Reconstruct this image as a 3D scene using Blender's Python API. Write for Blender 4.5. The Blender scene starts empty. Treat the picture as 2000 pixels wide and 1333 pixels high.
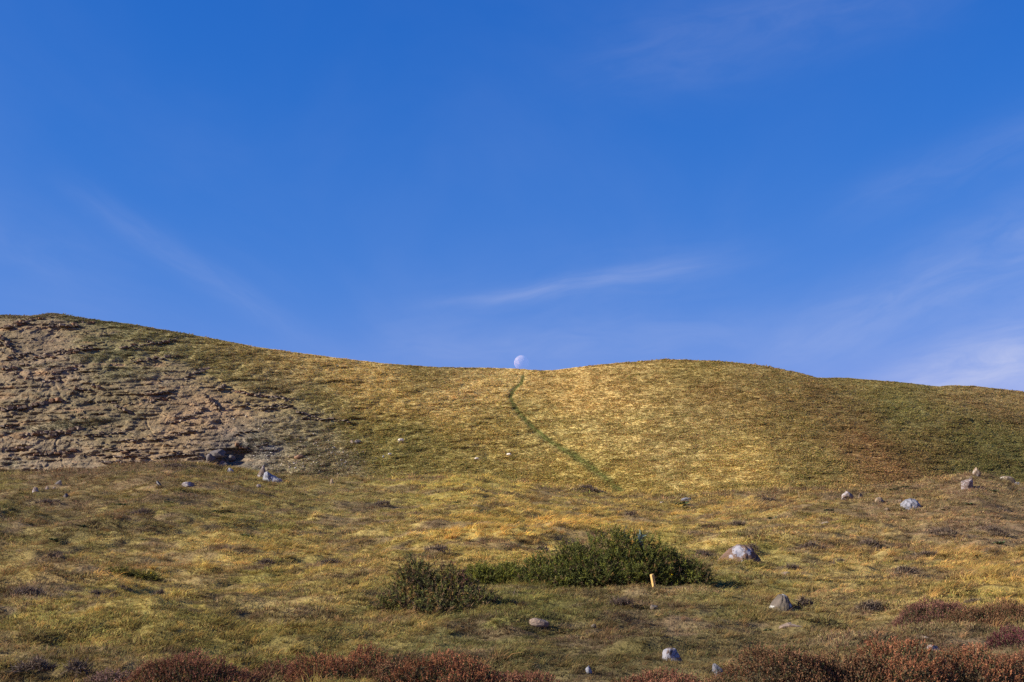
import bpy, bmesh, math, random
import numpy as np
from mathutils import Vector, Matrix, Euler

rng = np.random.default_rng(7)
random.seed(7)
C = bpy.context.scene.collection
scene = bpy.context.scene

# ------------------------------------------------------------------ camera, sky, sun, exposure
PITCH = math.radians(10.0)
F = 2747.0                      # focal length in photo pixels (2000 wide)
cam_d = bpy.data.cameras.new('camera'); cam = bpy.data.objects.new('camera', cam_d); C.objects.link(cam)
cam.location = (0, 0, 0); cam.rotation_euler = (math.pi/2 + PITCH, 0, 0)
cam_d.sensor_width = 36; cam_d.lens = 36*F/2000; cam_d.clip_start = 0.5; cam_d.clip_end = 60000
scene.camera = cam
SUN = Vector((-0.87, -0.19, 0.455)).normalized()      # towards the sun: left, a little behind the camera
SUN_EL = math.asin(SUN.z); SUN_AZ = math.atan2(SUN.x, SUN.y)
sd = bpy.data.lights.new('sun', 'SUN'); sun = bpy.data.objects.new('sun', sd); C.objects.link(sun)
sd.energy = 5.0; sd.angle = math.radians(0.5); sd.color = (1.0, 0.92, 0.80)
sun.rotation_euler = SUN.to_track_quat('Z', 'Y').to_euler()
scene.view_settings.view_transform = 'Standard'; scene.view_settings.look = 'None'
scene.view_settings.exposure = 1.0; scene.view_settings.gamma = 1.0
scene.view_settings.use_curve_mapping = False
try:
    scene.cycles.use_denoising = False
    scene.cycles.max_bounces = 5; scene.cycles.diffuse_bounces = 2; scene.cycles.glossy_bounces = 1
    scene.cycles.transmission_bounces = 3; scene.cycles.transparent_max_bounces = 6
except Exception: pass

def px_dir(px, py):
    cx = (np.asarray(px, float)-1000)/F; cy = (666.5-np.asarray(py, float))/F
    cp, sp = math.cos(PITCH), math.sin(PITCH)
    return np.stack([cx+0*cy, cp-sp*cy+0*cx, sp+cp*cy+0*cx], -1)
def project(x, y, z):
    cp, sp = math.cos(PITCH), math.sin(PITCH)
    d = y*cp+z*sp; u = -y*sp+z*cp
    return 1000+F*x/d, 666.5-F*u/d

class NT:
    """small helper for node trees"""
    def __init__(s, tree): s.t = tree; s.n = tree.nodes; s.l = tree.links
    def node(s, typ, **kw):
        n = s.n.new(typ)
        for k, v in kw.items(): setattr(n, k, v)
        return n
    def put(s, sock, v):
        if isinstance(v, bpy.types.NodeSocket): s.l.new(v, sock)
        elif v is not None: sock.default_value = v
    def math(s, op, a, b=None, c=None, clamp=False):
        n = s.node('ShaderNodeMath', operation=op, use_clamp=clamp)
        s.put(n.inputs[0], a); s.put(n.inputs[1], b)
        if c is not None: s.put(n.inputs[2], c)
        return n.outputs[0]
    def mix(s, f, a, b, blend='MIX'):
        n = s.node('ShaderNodeMix', data_type='RGBA', blend_type=blend)
        s.put(n.inputs[0], f); s.put(n.inputs[6], a); s.put(n.inputs[7], b)
        return n.outputs[2]
    def noise(s, vec, scale, detail=4, rough=0.55, dist=0.0):
        n = s.node('ShaderNodeTexNoise'); s.put(n.inputs['Vector'], vec)
        n.inputs['Scale'].default_value = scale; n.inputs['Detail'].default_value = detail
        n.inputs['Roughness'].default_value = rough; n.inputs['Distortion'].default_value = dist
        return n.outputs['Fac']
    def ramp(s, f, a, b):
        n = s.node('ShaderNodeMapRange', interpolation_type='SMOOTHSTEP'); s.put(n.inputs[0], f)
        n.inputs[1].default_value = a; n.inputs[2].default_value = b
        return n.outputs[0]

world = bpy.data.worlds.new('World'); scene.world = world; world.use_nodes = True
W = NT(world.node_tree); W.n.clear()
sky = W.node('ShaderNodeTexSky', sky_type='NISHITA')
sky.sun_disc = False; sky.sun_elevation = SUN_EL; sky.sun_rotation = SUN_AZ
sky.altitude = 400; sky.air_density = 1.0; sky.dust_density = 0.3; sky.ozone_density = 2.5
hs = W.node('ShaderNodeHueSaturation'); hs.inputs['Saturation'].default_value = 1.28
W.l.new(sky.outputs[0], hs.inputs['Color'])
skyc = W.mix(1.0, hs.outputs[0], (0.84, 0.86, 1.12, 1), 'MULTIPLY')
# the film's rendering of a polarised deep blue sky, the same all round
sp_ = W.node('ShaderNodeSeparateColor'); W.l.new(skyc, sp_.inputs[0]); cb_ = W.node('ShaderNodeCombineColor')
for i_, (g_, a_) in enumerate(((1.60, .93), (.85, 1.18), (.57, 2.68))):
    W.l.new(W.math('MULTIPLY', W.math('POWER', sp_.outputs[i_], g_), a_), cb_.inputs[i_])
skyc = cb_.outputs[0]
# thin cirrus, laid out by azimuth and elevation
tc = W.node('ShaderNodeTexCoord'); sep = W.node('ShaderNodeSeparateXYZ'); W.l.new(tc.outputs['Generated'], sep.inputs[0])
AZ = W.math('ARCTAN2', sep.outputs[0], sep.outputs[1]); EL = W.math('ARCSINE', sep.outputs[2])
def azel(px, py):
    d = px_dir(px, py); d = d/np.linalg.norm(d); return math.atan2(d[0], d[1]), math.asin(d[2])
cloud = None
ae = W.node('ShaderNodeCombineXYZ'); W.l.new(AZ, ae.inputs[0]); W.l.new(EL, ae.inputs[1])
warp = W.math('MULTIPLY', W.math('SUBTRACT', W.noise(ae.outputs[0], 9.0, 3), 0.5), 0.016)
def streak(p0, p1, wid, strength, fine, seed, skew=0.0):
    """soft streak between two sky directions; wid in photo pixels"""
    global cloud
    a0, e0 = azel(*p0); a1, e1 = azel(*p1)
    cx, cy = (a0+a1)/2, (e0+e1)/2; L = math.hypot(a1-a0, e1-e0)/2; th = math.atan2(e1-e0, a1-a0)
    dx = W.math('SUBTRACT', AZ, cx); dy = W.math('ADD', W.math('SUBTRACT', EL, cy), warp)
    t = W.math('ADD', W.math('MULTIPLY', dx, math.cos(th)), W.math('MULTIPLY', dy, math.sin(th)))
    s_ = W.math('SUBTRACT', W.math('MULTIPLY', dy, math.cos(th)), W.math('MULTIPLY', dx, math.sin(th)))
    tt = W.math('DIVIDE', t, L)
    w = wid/F
    ss = W.math('DIVIDE', s_, W.math('ADD', w, W.math('MULTIPLY', tt, w*skew)))
    q = W.math('ADD', W.math('POWER', W.math('ABSOLUTE', tt), 4.0), W.math('MULTIPLY', ss, ss))
    g = W.math('EXPONENT', W.math('MULTIPLY', q, -1.0))
    v = W.node('ShaderNodeCombineXYZ')
    W.l.new(W.math('MULTIPLY', t, 10.0), v.inputs[0]); W.l.new(W.math('MULTIPLY', s_, 55.0*fine), v.inputs[1]); v.inputs[2].default_value = seed
    nz = W.ramp(W.noise(v.outputs[0], 1.6, 6, 0.6, 0.6), 0.15, 0.85)
    g = W.math('MULTIPLY', W.math('MULTIPLY', g, strength), W.math('ADD', W.math('MULTIPLY', nz, 1.1), 0.3))
    cloud = g if cloud is None else W.math('ADD', cloud, g)
streak((880, 592), (1400, 512), 17, 0.15, 1.6, 1.0, 0.35)
streak((760, 640), (1500, 500), 75, 0.05, .8, 9.0, 0.2)
streak((150, 370), (585, 655), 26, 0.075, 1.0, 2.0)
streak((-150, 400), (260, 560), 70, 0.05, .6, 3.0)
streak((1480, 700), (2250, 380), 80, 0.16, .6, 4.0, 0.3)
streak((1700, 760), (2350, 640), 70, 0.52, .7, 5.0, 0.4)
streak((1150, 130), (1900, -60), 80, 0.07, .6, 6.0)
streak((1640, 420), (2200, 170), 45, 0.06, .8, 7.0)
streak((700, 700), (1500, 650), 50, 0.10, .6, 8.0)
# faint veil over the whole sky, from a cloud sheet high above
zz = W.math('MAXIMUM', sep.outputs[2], 0.05)
cs = W.node('ShaderNodeCombineXYZ'); W.l.new(W.math('DIVIDE', sep.outputs[0], zz), cs.inputs[0]); W.l.new(W.math('MULTIPLY', W.math('DIVIDE', sep.outputs[1], zz), 0.35), cs.inputs[1])
veil = W.math('MULTIPLY', W.ramp(W.noise(cs.outputs[0], 1.1, 5, 0.55, 0.8), 0.35, 0.8), 0.05)
cloud = W.math('ADD', cloud, veil, clamp=True)
CLOUDC = (6.3, 6.6, 8.6, 1)
skyc = W.mix(cloud, skyc, CLOUDC)
bg = W.node('ShaderNodeBackground'); W.l.new(skyc, bg.inputs[0]); bg.inputs[1].default_value = 0.05
out = W.node('ShaderNodeOutputWorld'); W.l.new(bg.outputs[0], out.inputs[0])

# ------------------------------------------------------------------ helpers
def tag(o, label=None, cat=None, group=None, kind=None):
    if label: o['label'] = label
    if cat: o['category'] = cat
    if group: o['group'] = group
    if kind: o['kind'] = kind
    return o
def mesh_np(name, V, Fs, smooth=False, mat=None):
    V = np.asarray(V, np.float32); me = bpy.data.meshes.new(name)
    if not isinstance(Fs, list): Fs = [Fs]
    Fs = [np.asarray(f, np.int32) for f in Fs if len(f)]
    me.vertices.add(len(V)); me.vertices.foreach_set('co', V.ravel())
    nl = sum(f.size for f in Fs); npoly = sum(len(f) for f in Fs)
    me.loops.add(nl); me.polygons.add(npoly)
    me.loops.foreach_set('vertex_index', np.concatenate([f.ravel() for f in Fs]))
    tot = np.concatenate([np.full(len(f), f.shape[1], np.int32) for f in Fs])
    st = np.concatenate([[0], np.cumsum(tot)[:-1]]).astype(np.int32)
    me.polygons.foreach_set('loop_start', st)
    if smooth: me.polygons.foreach_set('use_smooth', np.ones(npoly, bool))
    me.update(calc_edges=True)
    if mat: me.materials.append(mat)
    return me
def add_color(me, name, col):
    a = me.attributes.new(name, 'FLOAT_COLOR', 'POINT')
    c = np.ones((len(me.vertices), 4), np.float32); c[:, :3] = col; a.data.foreach_set('color', c.ravel())
def link(name, me, parent=None, loc=None):
    o = bpy.data.objects.new(name, me); C.objects.link(o)
    if loc is not None: o.location = loc
    if parent: o.parent = parent
    return o
def empty(name, loc):
    o = bpy.data.objects.new(name, None); C.objects.link(o); o.location = loc; o.empty_display_size = .2; return o

def h2(ix, iy, seed=0):
    a = (ix.astype(np.int64)*374761393 + iy.astype(np.int64)*668265263 + seed*1274126177) & 0xFFFFFFFF
    a = ((a ^ (a >> 13))*1274126177) & 0xFFFFFFFF
    a = ((a ^ (a >> 16))*2246822519) & 0xFFFFFFFF
    a = a ^ (a >> 15)
    return (a & 0xFFFFFF)/float(0xFFFFFF)
def vn(x, y, seed=0):
    x = np.asarray(x, float); y = np.asarray(y, float)
    ix = np.floor(x); iy = np.floor(y); fx = x-ix; fy = y-iy
    fx = fx*fx*fx*(fx*(fx*6-15)+10); fy = fy*fy*fy*(fy*(fy*6-15)+10)
    a = h2(ix, iy, seed); b = h2(ix+1, iy, seed); c = h2(ix, iy+1, seed); d = h2(ix+1, iy+1, seed)
    return (a*(1-fx)+b*fx)*(1-fy)+(c*(1-fx)+d*fx)*fy
def fbm(x, y, seed=0, octv=4, gain=.5):
    s = 0; a = 1; t = 0
    for k in range(octv):
        c, sn = math.cos(k*1.3), math.sin(k*1.3)
        s = s+a*vn((x*c-y*sn)*2**k+k*17.3, (x*sn+y*c)*2**k-k*9.1, seed+k); t += a; a *= gain
    return s/t*2-1
def sm(a, b, x):
    t = np.clip((x-a)/(b-a), 0, 1); return t*t*(3-2*t)
def srgb(c):
    c = np.asarray(c, float)/255.0
    return np.where(c <= .04045, c/12.92, ((c+.055)/1.055)**2.4)
def blend_points(P, px, py, sig, wx=1.0, wy=1.8):
    """smooth interpolation of colours given at scattered places"""
    num = np.zeros(px.shape+(3,)); den = np.zeros(px.shape)
    for (a, b, c) in P:
        d2 = ((px-a)*wx)**2+((py-b)*wy)**2
        w = np.exp(-d2/(2*sig*sig))+1e-6/(1+d2/1e4)
        num += w[..., None]*srgb(c); den += w
    return num/den[..., None]

# ------------------------------------------------------------------ materials
def mat_new(name):
    m = bpy.data.materials.new(name); m.use_nodes = True; N = NT(m.node_tree); N.n.clear()
    return m, N
def veg_mat(name, src, trans=0.35, rough=.9, var=0.25):
    """vegetation: colour carried by the blade (shade) and by the place where it grows (tint)"""
    m, N = mat_new(name); o = N.node('ShaderNodeOutputMaterial')
    col = None
    if src in ('INST', 'BOTH'):
        a = N.node('ShaderNodeAttribute', attribute_type='INSTANCER', attribute_name='tint'); col = a.outputs['Color']
    b = N.node('ShaderNodeAttribute', attribute_type='GEOMETRY', attribute_name='shade')
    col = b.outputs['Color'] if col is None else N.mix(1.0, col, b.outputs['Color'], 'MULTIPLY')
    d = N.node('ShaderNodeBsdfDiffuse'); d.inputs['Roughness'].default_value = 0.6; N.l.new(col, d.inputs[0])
    t = N.node('ShaderNodeBsdfTranslucent'); N.l.new(col, t.inputs[0])
    mx = N.node('ShaderNodeMixShader'); mx.inputs[0].default_value = trans
    N.l.new(d.outputs[0], mx.inputs[1]); N.l.new(t.outputs[0], mx.inputs[2]); N.l.new(mx.outputs[0], o.inputs[0])
    return m
def ground_mat(name, s1, s2, bump):
    m, N = mat_new(name); o = N.node('ShaderNodeOutputMaterial')
    a = N.node('ShaderNodeAttribute', attribute_type='GEOMETRY', attribute_name='tint')
    g = N.node('ShaderNodeNewGeometry')
    n1 = N.noise(g.outputs['Position'], s1, 5, .65); n2 = N.noise(g.outputs['Position'], s2, 3, .6)
    k = N.math('ADD', N.math('MULTIPLY', n1, 0.9), N.math('ADD', N.math('MULTIPLY', n2, 0.7), 0.2))
    cc = N.node('ShaderNodeCombineColor'); [N.l.new(k, cc.inputs[i]) for i in range(3)]
    col = N.mix(1.0, a.outputs['Color'], cc.outputs[0], 'MULTIPLY')
    b = N.node('ShaderNodeBsdfDiffuse'); N.l.new(col, b.inputs[0])
    bp = N.node('ShaderNodeBump'); bp.inputs['Strength'].default_value = 0.9; bp.inputs['Distance'].default_value = bump
    N.l.new(N.math('ADD', n1, n2), bp.inputs['Height']); N.l.new(bp.outputs[0], b.inputs['Normal'])
    N.l.new(b.outputs[0], o.inputs[0]); return m
def rock_mat(name, c1, c2, lichen=None, amt=0.5, scale=3.0, lscale=4.0, bump=.04, spots=()):
    m, N = mat_new(name); o = N.node('ShaderNodeOutputMaterial')
    tcn = N.node('ShaderNodeTexCoord'); oi = N.node('ShaderNodeObjectInfo')
    add = N.node('ShaderNodeVectorMath', operation='ADD'); N.l.new(tcn.outputs['Object'], add.inputs[0])
    mul = N.node('ShaderNodeVectorMath', operation='SCALE'); N.l.new(oi.outputs['Location'], mul.inputs[0]); mul.inputs[3].default_value = 3.7
    N.l.new(mul.outputs[0], add.inputs[1]); v = add.outputs[0]
    n1 = N.noise(v, scale, 7, .65, .4); n2 = N.noise(v, scale*7, 4, .7)
    col = N.mix(N.ramp(n1, .32, .68), c1+(1,), c2+(1,))
    k = N.math('ADD', N.math('MULTIPLY', n2, 1.0), 0.5)
    cc = N.node('ShaderNodeCombineColor'); [N.l.new(k, cc.inputs[i]) for i in range(3)]
    col = N.mix(1.0, col, cc.outputs[0], 'MULTIPLY')
    if lichen:
        nl = N.noise(v, lscale, 6, .6, .8)
        f = N.ramp(nl, 1-amt-.03, 1-amt+.03)
        if spots:        # lichen colonies that have a place of their own on the stone
            sp = N.node('ShaderNodeSeparateXYZ'); N.l.new(tcn.outputs['Object'], sp.inputs[0])
            for (x0, z0, r0) in spots:
                dx = N.math('SUBTRACT', sp.outputs[0], x0); dz = N.math('SUBTRACT', sp.outputs[2], z0)
                dd = N.math('SQRT', N.math('ADD', N.math('MULTIPLY', dx, dx), N.math('MULTIPLY', dz, dz)))
                q = N.math('ADD', N.math('SUBTRACT', 1.0, N.math('DIVIDE', dd, r0)), N.math('MULTIPLY', N.math('SUBTRACT', N.noise(v, 16, 5, .7), .5), 2.2))
                f = N.math('MAXIMUM', f, N.ramp(q, .1, .25))
        col = N.mix(f, col, lichen+(1,))
    b = N.node('ShaderNodeBsdfPrincipled'); N.l.new(col, b.inputs['Base Color']); b.inputs['Roughness'].default_value = .92
    b.inputs['Specular IOR Level'].default_value = .15
    bp = N.node('ShaderNodeBump'); bp.inputs['Strength'].default_value = .8; bp.inputs['Distance'].default_value = bump
    N.l.new(N.math('ADD', n1, N.math('MULTIPLY', n2, .5)), bp.inputs['Height']); N.l.new(bp.outputs[0], b.inputs['Normal'])
    N.l.new(b.outputs[0], o.inputs[0]); return m
def plain_mat(name, c, rough=.8, nscale=30, nvar=.4):
    m, N = mat_new(name); o = N.node('ShaderNodeOutputMaterial')
    tcn = N.node('ShaderNodeTexCoord'); n1 = N.noise(tcn.outputs['Object'], nscale, 4, .6)
    k = N.math('ADD', N.math('MULTIPLY', n1, nvar*2), 1-nvar)
    cc = N.node('ShaderNodeCombineColor'); [N.l.new(k, cc.inputs[i]) for i in range(3)]
    col = N.mix(1.0, c+(1,), cc.outputs[0], 'MULTIPLY')
    b = N.node('ShaderNodeBsdfPrincipled'); N.l.new(col, b.inputs['Base Color']); b.inputs['Roughness'].default_value = rough
    N.l.new(b.outputs[0], o.inputs[0]); return m
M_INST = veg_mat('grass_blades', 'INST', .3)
M_VEG = veg_mat('leaves', 'OWN', .15)
M_GROUND = ground_mat('turf', 2.5, 11.0, .06)
M_HILL = ground_mat('hill_turf', .35, 1.6, .35)
M_PATH = ground_mat('track_turf', .8, 3.0, .2)

# ------------------------------------------------------------------ foreground terrain
CREST = [(-600, 930), (-200, 930), (0, 925), (130, 924), (200, 915), (280, 906), (350, 904), (440, 917), (550, 932), (700, 937), (830, 932), (930, 930), (1000, 943),
         (1100, 955), (1200, 969), (1350, 976), (1500, 966), (1600, 960), (1690, 958), (1780, 950), (1850, 938), (1905, 926), (1940, 931), (1990, 946), (2100, 955), (2600, 960)]
cx_ = np.array([c[0] for c in CREST], float); cy_ = np.array([c[1] for c in CREST], float)
def w_of_row(row, px=1000.0):
    d = px_dir(px, row); return d[..., 2]/d[..., 1]
BD = np.array([-60, 0, 17, 32, 50, 72, 100.0]); BZ = np.array([-3.0, -1.75, -1.07, 0.0, 1.62, 3.78, 7.0])
from numpy.polynomial import polynomial as Pl
_co = np.polyfit(BD[1:], BZ[1:], 3)
def fg_z(x, y, detail=True):
    x = np.asarray(x, float); y = np.asarray(y, float)
    yc = np.clip(y, -20, 100)
    z = np.polyval(_co, yc)
    pxc = 1000+F*(x/np.maximum(y, 8))/(math.cos(PITCH)+.07*math.sin(PITCH))
    crow = np.interp(pxc, cx_, cy_)
    zc = 100*w_of_row(crow)
    z = z + (zc-np.polyval(_co, 100.0))*sm(35, 100, y)
    z = z - (np.clip(y-100, 0, 15)**2/30*.25) - np.clip(y-115, 0, 1e9)*.12
    # knolls and hollows, then tussocks
    amp = sm(6, 25, y)*(1-.5*sm(60, 95, y))*(1-.85*np.exp(-(((x-1.4)/4.5)**2+((y-31)/5.0)**2)))
    z = z + amp*(.55*fbm(x/9.0, y/11.0, 11, 3)) + .33*amp*fbm(x/3.0, y/2.4, 21, 3)
    tv = y*.55+1.3*fbm(x/6.0, y/6.0, 23, 3)          # sheep terraces: gentle treads with steeper risers
    fr = tv-np.floor(tv); z = z + amp*.16*(sm(.0, .35, fr)-fr)*sm(-.25, .35, fbm(x/5.0, y/7.0, 25, 2))
    z = z + .38*sm(30.6, 31.0, y+.25*vn(x*1.5, y*0, 29))*(1-sm(31.5, 35, y))*np.exp(-((x+10.8)/2.0)**4)      # peat step
    if detail:
        near = 1-sm(110, 130, y)
        z = z + near*(.17*fbm(x/.95, y/.9, 31, 3)+.07*np.abs(fbm(x/1.6, y/.7, 35, 2)))
    return z
_ts = np.concatenate([np.arange(9, 40, .04), np.arange(40, 125, .08)])
def ground_at(px, py):
    d = px_dir(px, py); d = d/d[1]
    x = d[0]*_ts; y = _ts; z = d[2]*_ts
    g = fg_z(x, y, False)
    hit = np.where(z < g)[0]
    if len(hit) == 0:
        k = int(np.argmin((z-g)[_ts > 60]))+int((_ts <= 60).sum())
    else: k = hit[0]
    return Vector((x[k], y[k], float(g[k])))

FG_P = [(900,938,(146,124,56)),(1150,975,(140,116,54)),(600,1000,(122,102,50)),(400,960,(118,99,50)),(0,940,(110,95,45)),(150,930,(108,84,64)),(300,920,(100,80,55)),(250,970,(115,98,45)),(100,1000,(85,72,45)),(300,1010,(92,78,48)),(450,960,(105,88,45)),(60,1060,(106,88,52)),
(200,1060,(112,94,52)),(400,1050,(132,108,56)),(150,1120,(134,108,54)),(350,1100,(138,112,56)),(550,1050,(125,105,50)),(600,960,(105,88,55)),(700,1050,(130,105,58)),(700,1000,(115,98,55)),
(850,950,(130,110,48)),(900,1020,(128,105,50)),(1000,1000,(130,106,52)),(1100,1000,(146,119,52)),(1050,1040,(142,115,54)),(1200,1010,(132,108,50)),(1250,980,(120,98,50)),(1400,1000,(140,115,55)),
(1500,970,(115,92,58)),(1600,980,(110,90,50)),(1750,960,(115,92,55)),(1900,950,(105,85,52)),(1900,1030,(105,82,62)),(1750,1020,(115,92,60)),(1600,1020,(130,105,50)),(1500,1050,(130,108,55)),
(1700,1080,(130,106,58)),(1850,1090,(133,108,54)),(1950,1150,(126,103,46)),(1700,1150,(130,105,55)),(1600,1130,(115,95,55)),(1450,1120,(115,98,48)),(1400,1160,(100,85,48)),(1250,1200,(88,72,47)),
(1300,1260,(80,67,41)),(1150,1280,(80,67,41)),(1500,1260,(88,72,45)),(1700,1240,(92,76,48)),(1900,1260,(90,72,50)),(100,1200,(116,98,46)),(300,1200,(116,97,46)),(500,1150,(122,101,48)),
(650,1120,(124,102,50)),(500,1220,(108,91,44)),(250,1260,(104,87,44)),(650,1220,(105,88,46)),(850,1060,(140,112,52)),(800,1150,(105,90,46)),(950,1230,(85,75,42)),(1050,1180,(95,84,40)),(50,1300,(92,75,42))]
# bare or dead patches: px, row, half width, half height, strength
DEAD = [(60,1160,75,16,1),(180,1165,30,10,.8),(60,935,90,12,.6),(180,925,60,12,.7),(310,912,70,8,.8),(110,985,90,10,.7),(300,1010,110,12,.6),(20,1035,40,15,.7),(100,1095,45,10,.8),
(470,965,60,8,.5),(560,1000,80,8,.6),(740,990,55,7,.7),(780,1010,60,7,.6),(640,1105,45,9,.8),(700,1098,30,7,.6),(510,1110,40,12,.7),(850,1080,40,9,.9),(890,1065,60,7,.6),
(1080,1030,40,7,.6),(1230,1012,50,8,.8),(1150,955,60,8,.8),(1080,962,40,6,.6),(1060,1130,25,6,.5),(1210,1180,60,10,.8),(1280,1180,45,10,.8),(1150,1215,60,12,.6),(1200,1230,50,12,.7),(1330,1240,60,12,.6),
(1370,1085,30,12,.8),(1545,1110,45,10,.8),(1580,1070,45,10,.8),(1660,1065,50,8,.7),(1770,1120,38,13,1),(1830,1040,80,12,.8),(1950,1040,70,14,.9),(1930,1075,60,8,.6),(1800,1085,45,7,.8),(1690,1000,70,10,.7),
(1500,975,40,6,.8),(1600,1160,50,10,.6),(1690,1195,45,12,.9),(1420,1150,40,10,.5),(1340,1150,30,8,.7),(1890,960,60,10,.6),(1480,1225,60,10,.5),(1900,1270,60,14,.6),(1280,1315,80,10,.5),(120,1310,60,14,.6),(30,1295,40,10,.4)]
TALL = [(1180,1238,25,14,1),(1680,1072,80,14,1),(1840,1085,120,14,.9),(1930,1120,90,14,.8),(830,1225,60,14,.5),(960,1050,120,14,.4),(1080,1020,150,16,.6),(300,1110,160,14,.5),(550,1075,120,12,.5),(150,1110,80,10,.5),(1520,1170,60,10,.5),(1440,990,80,8,.5),(1340,1010,90,8,.5),(800,1200,70,10,.7)]
def ell(P, px, py):
    m = np.zeros(px.shape)
    for a, b, rx, ry, s in P:
        q = ((px-a)/rx)**2+((py-b)/ry)**2
        m = np.maximum(m, s*np.exp(-q*.9))
    return m
L_FG = np.array([.465, .41, .44])
STRAW = np.array([1.2, 1.16, 1.12]); GREEN = np.array([.78, .82, .66]); PURP = srgb((98, 76, 56))/L_FG
def fg_tint(x, y, z):
    px, py = project(x, y, z)
    wx = 40*fbm(x/3.0, y/3.0, 41, 3); wy = 14*fbm(x/3.0+9, y/3.0, 44, 3)
    px = px+wx; py = py+wy
    c = blend_points(FG_P, px, py, 75)/L_FG
    n = .95*fbm(x/1.7, y/1.5, 51, 4, .65)
    g = sm(-.05, .55, n)[..., None]; s = sm(.05, .6, -n)[..., None]
    c = c*(1+g*(STRAW-1)*1.0)*(1+s*(GREEN-1)*1.1)
    d = ell(DEAD, px, py)*(.6+.8*vn(x*1.7, y*1.7, 61))
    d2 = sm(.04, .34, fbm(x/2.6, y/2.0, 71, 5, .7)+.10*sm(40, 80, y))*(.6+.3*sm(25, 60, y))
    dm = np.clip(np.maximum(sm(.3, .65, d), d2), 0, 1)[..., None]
    sp = (sm(.16, .42, fbm(x/.95, y/.9, 75, 4, .6))*.8)[..., None]          # brown thatch spots, painted dark in place of shadow gaps in the turf
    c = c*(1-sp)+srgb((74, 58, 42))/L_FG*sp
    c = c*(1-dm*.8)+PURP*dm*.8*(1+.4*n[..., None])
    c = c*(1+.30*fbm(x/.45, y/.45, 81, 2))[..., None]
    c = c*(1-.12)+.12*(c@np.array([.3, .6, .1]))[..., None]
    return np.clip(c, .01, .9), dm[..., 0]

cols = 660; rows = 590
U = np.linspace(-.62, .62, cols)
Yd = np.concatenate([np.linspace(-12, 9, 12)[:-1], np.exp(np.linspace(math.log(9), math.log(112), rows-40)), np.linspace(113, 180, 29)])
Yg, Ug = np.meshgrid(Yd, U, indexing='ij')
Xg = Ug*np.maximum(Yg, 9); Zg = fg_z(Xg, Yg)
V = np.stack([Xg, Yg, Zg], -1).reshape(-1, 3)
def grid_faces(nr, nc):
    i = np.arange(nr-1)[:, None]*nc+np.arange(nc-1)[None, :]; i = i.ravel()
    return np.stack([i, i+1, i+nc+1, i+nc], -1)
gm = mesh_np('ground', V, grid_faces(len(Yd), cols), True, M_GROUND)
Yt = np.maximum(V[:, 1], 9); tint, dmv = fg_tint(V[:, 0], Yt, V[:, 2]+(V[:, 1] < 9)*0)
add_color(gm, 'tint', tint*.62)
ground = link('ground', gm); tag(ground, kind='structure')
# the wide land beneath and beyond
bm = bmesh.new(); bmesh.ops.create_circle(bm, cap_ends=True, segments=64, radius=9000)
me = bpy.data.meshes.new('moorland'); bm.to_mesh(me); bm.free(); me.materials.append(plain_mat('moor', (.12, .10, .05), 1, .02, .4))
moor = link('moorland', me, loc=(0, 2000, -14)); tag(moor, kind='structure')

# ------------------------------------------------------------------ hillside
SKYL = [(-800,660),(-500,640),(-200,622),(0,615),(60,617),(105,611),(160,621),(260,634),(400,658),(500,678),(640,697),(750,710),(850,717),(1000,720),(1060,724),(1085,723),(1130,717),(1200,710),
        (1300,702),(1400,705),(1480,713),(1560,728),(1597,738),(1650,738),(1760,747),(1830,755),(1860,753),(1900,754),(2000,765),(2100,775),(2400,800),(2800,840)]
sx_ = np.array([s[0] for s in SKYL], float); sy_ = np.array([s[1] for s in SKYL], float)
DR = [(-800,335),(0,343),(300,347),(600,355),(900,364),(1060,368),(1300,350),(1480,340),(1600,347),(1700,353),(2000,376),(2800,410)]
DB = [(-800,272),(0,273),(400,270),(800,263),(1060,261),(1300,242),(1550,228),(1720,229),(1850,240),(2000,254),(2800,280)]
def itp(P, x):
    a = np.array(P, float); xs = np.asarray(x, float)
    k = 25.0
    return sum(np.interp(xs+o, a[:, 0], a[:, 1]) for o in (-2*k, -k, 0, k, 2*k))/5
def rock_mask(px, row):
    bx = np.interp(row, [600, 640, 680, 720, 760, 800, 840, 880, 930, 960], [190, 210, 300, 390, 470, 640, 650, 620, 560, 540])
    wob = 55*fbm(px/70, row/40, 5, 3)
    m = sm(25, -35, px-bx-wob)
    # grassed shelves between the rock bands
    sh = np.zeros(px.shape)
    for (a, b, rx, ry, s) in [(120,830,150,11,1),(230,690,110,16,.9),(260,655,140,10,1),(100,712,160,7,.8),(250,730,110,20,.8),(60,770,120,12,.5),(350,880,70,30,.3),(500,870,60,30,.8),(40,905,80,10,.6),(200,860,120,14,.4),(280,845,80,12,.5),(250,810,60,10,.5),(560,860,60,20,.6)]:
        y0 = b-.10*(px-a)
        sh = np.maximum(sh, s*np.exp(-(((px-a)/rx)**2+((row-y0)/ry)**2)))
    m = m*(1-.85*sm(.3, .75, sh+.25*fbm(px/25, row/12, 8, 3)))
    m = m*(.35+.65*sm(640, 430, px+.3*(row-780)))
    m = m*sm(6, 16, row-np.interp(px, sx_, sy_))
    return np.clip(m, 0, 1)
PATH = [(1021,735),(1019,750),(1004,762),(996,774),(1002,793),(1018,812),(1040,835),(1066,857),(1100,878),(1130,895),(1168,922),(1200,948),(1226,972),(1260,1010)]
pth = np.array(PATH, float)
def seg_dist(px, row, P):
    d = np.full(px.shape, 1e9)
    for (a, b), (c, e) in zip(P[:-1], P[1:]):
        vx, vy = c-a, e-b; t = np.clip(((px-a)*vx+(row-b)*vy)/(vx*vx+vy*vy), 0, 1)
        d = np.minimum(d, np.hypot(px-a-t*vx, row-b-t*vy))
    return d
BASE_ROW = 1010.0
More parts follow.
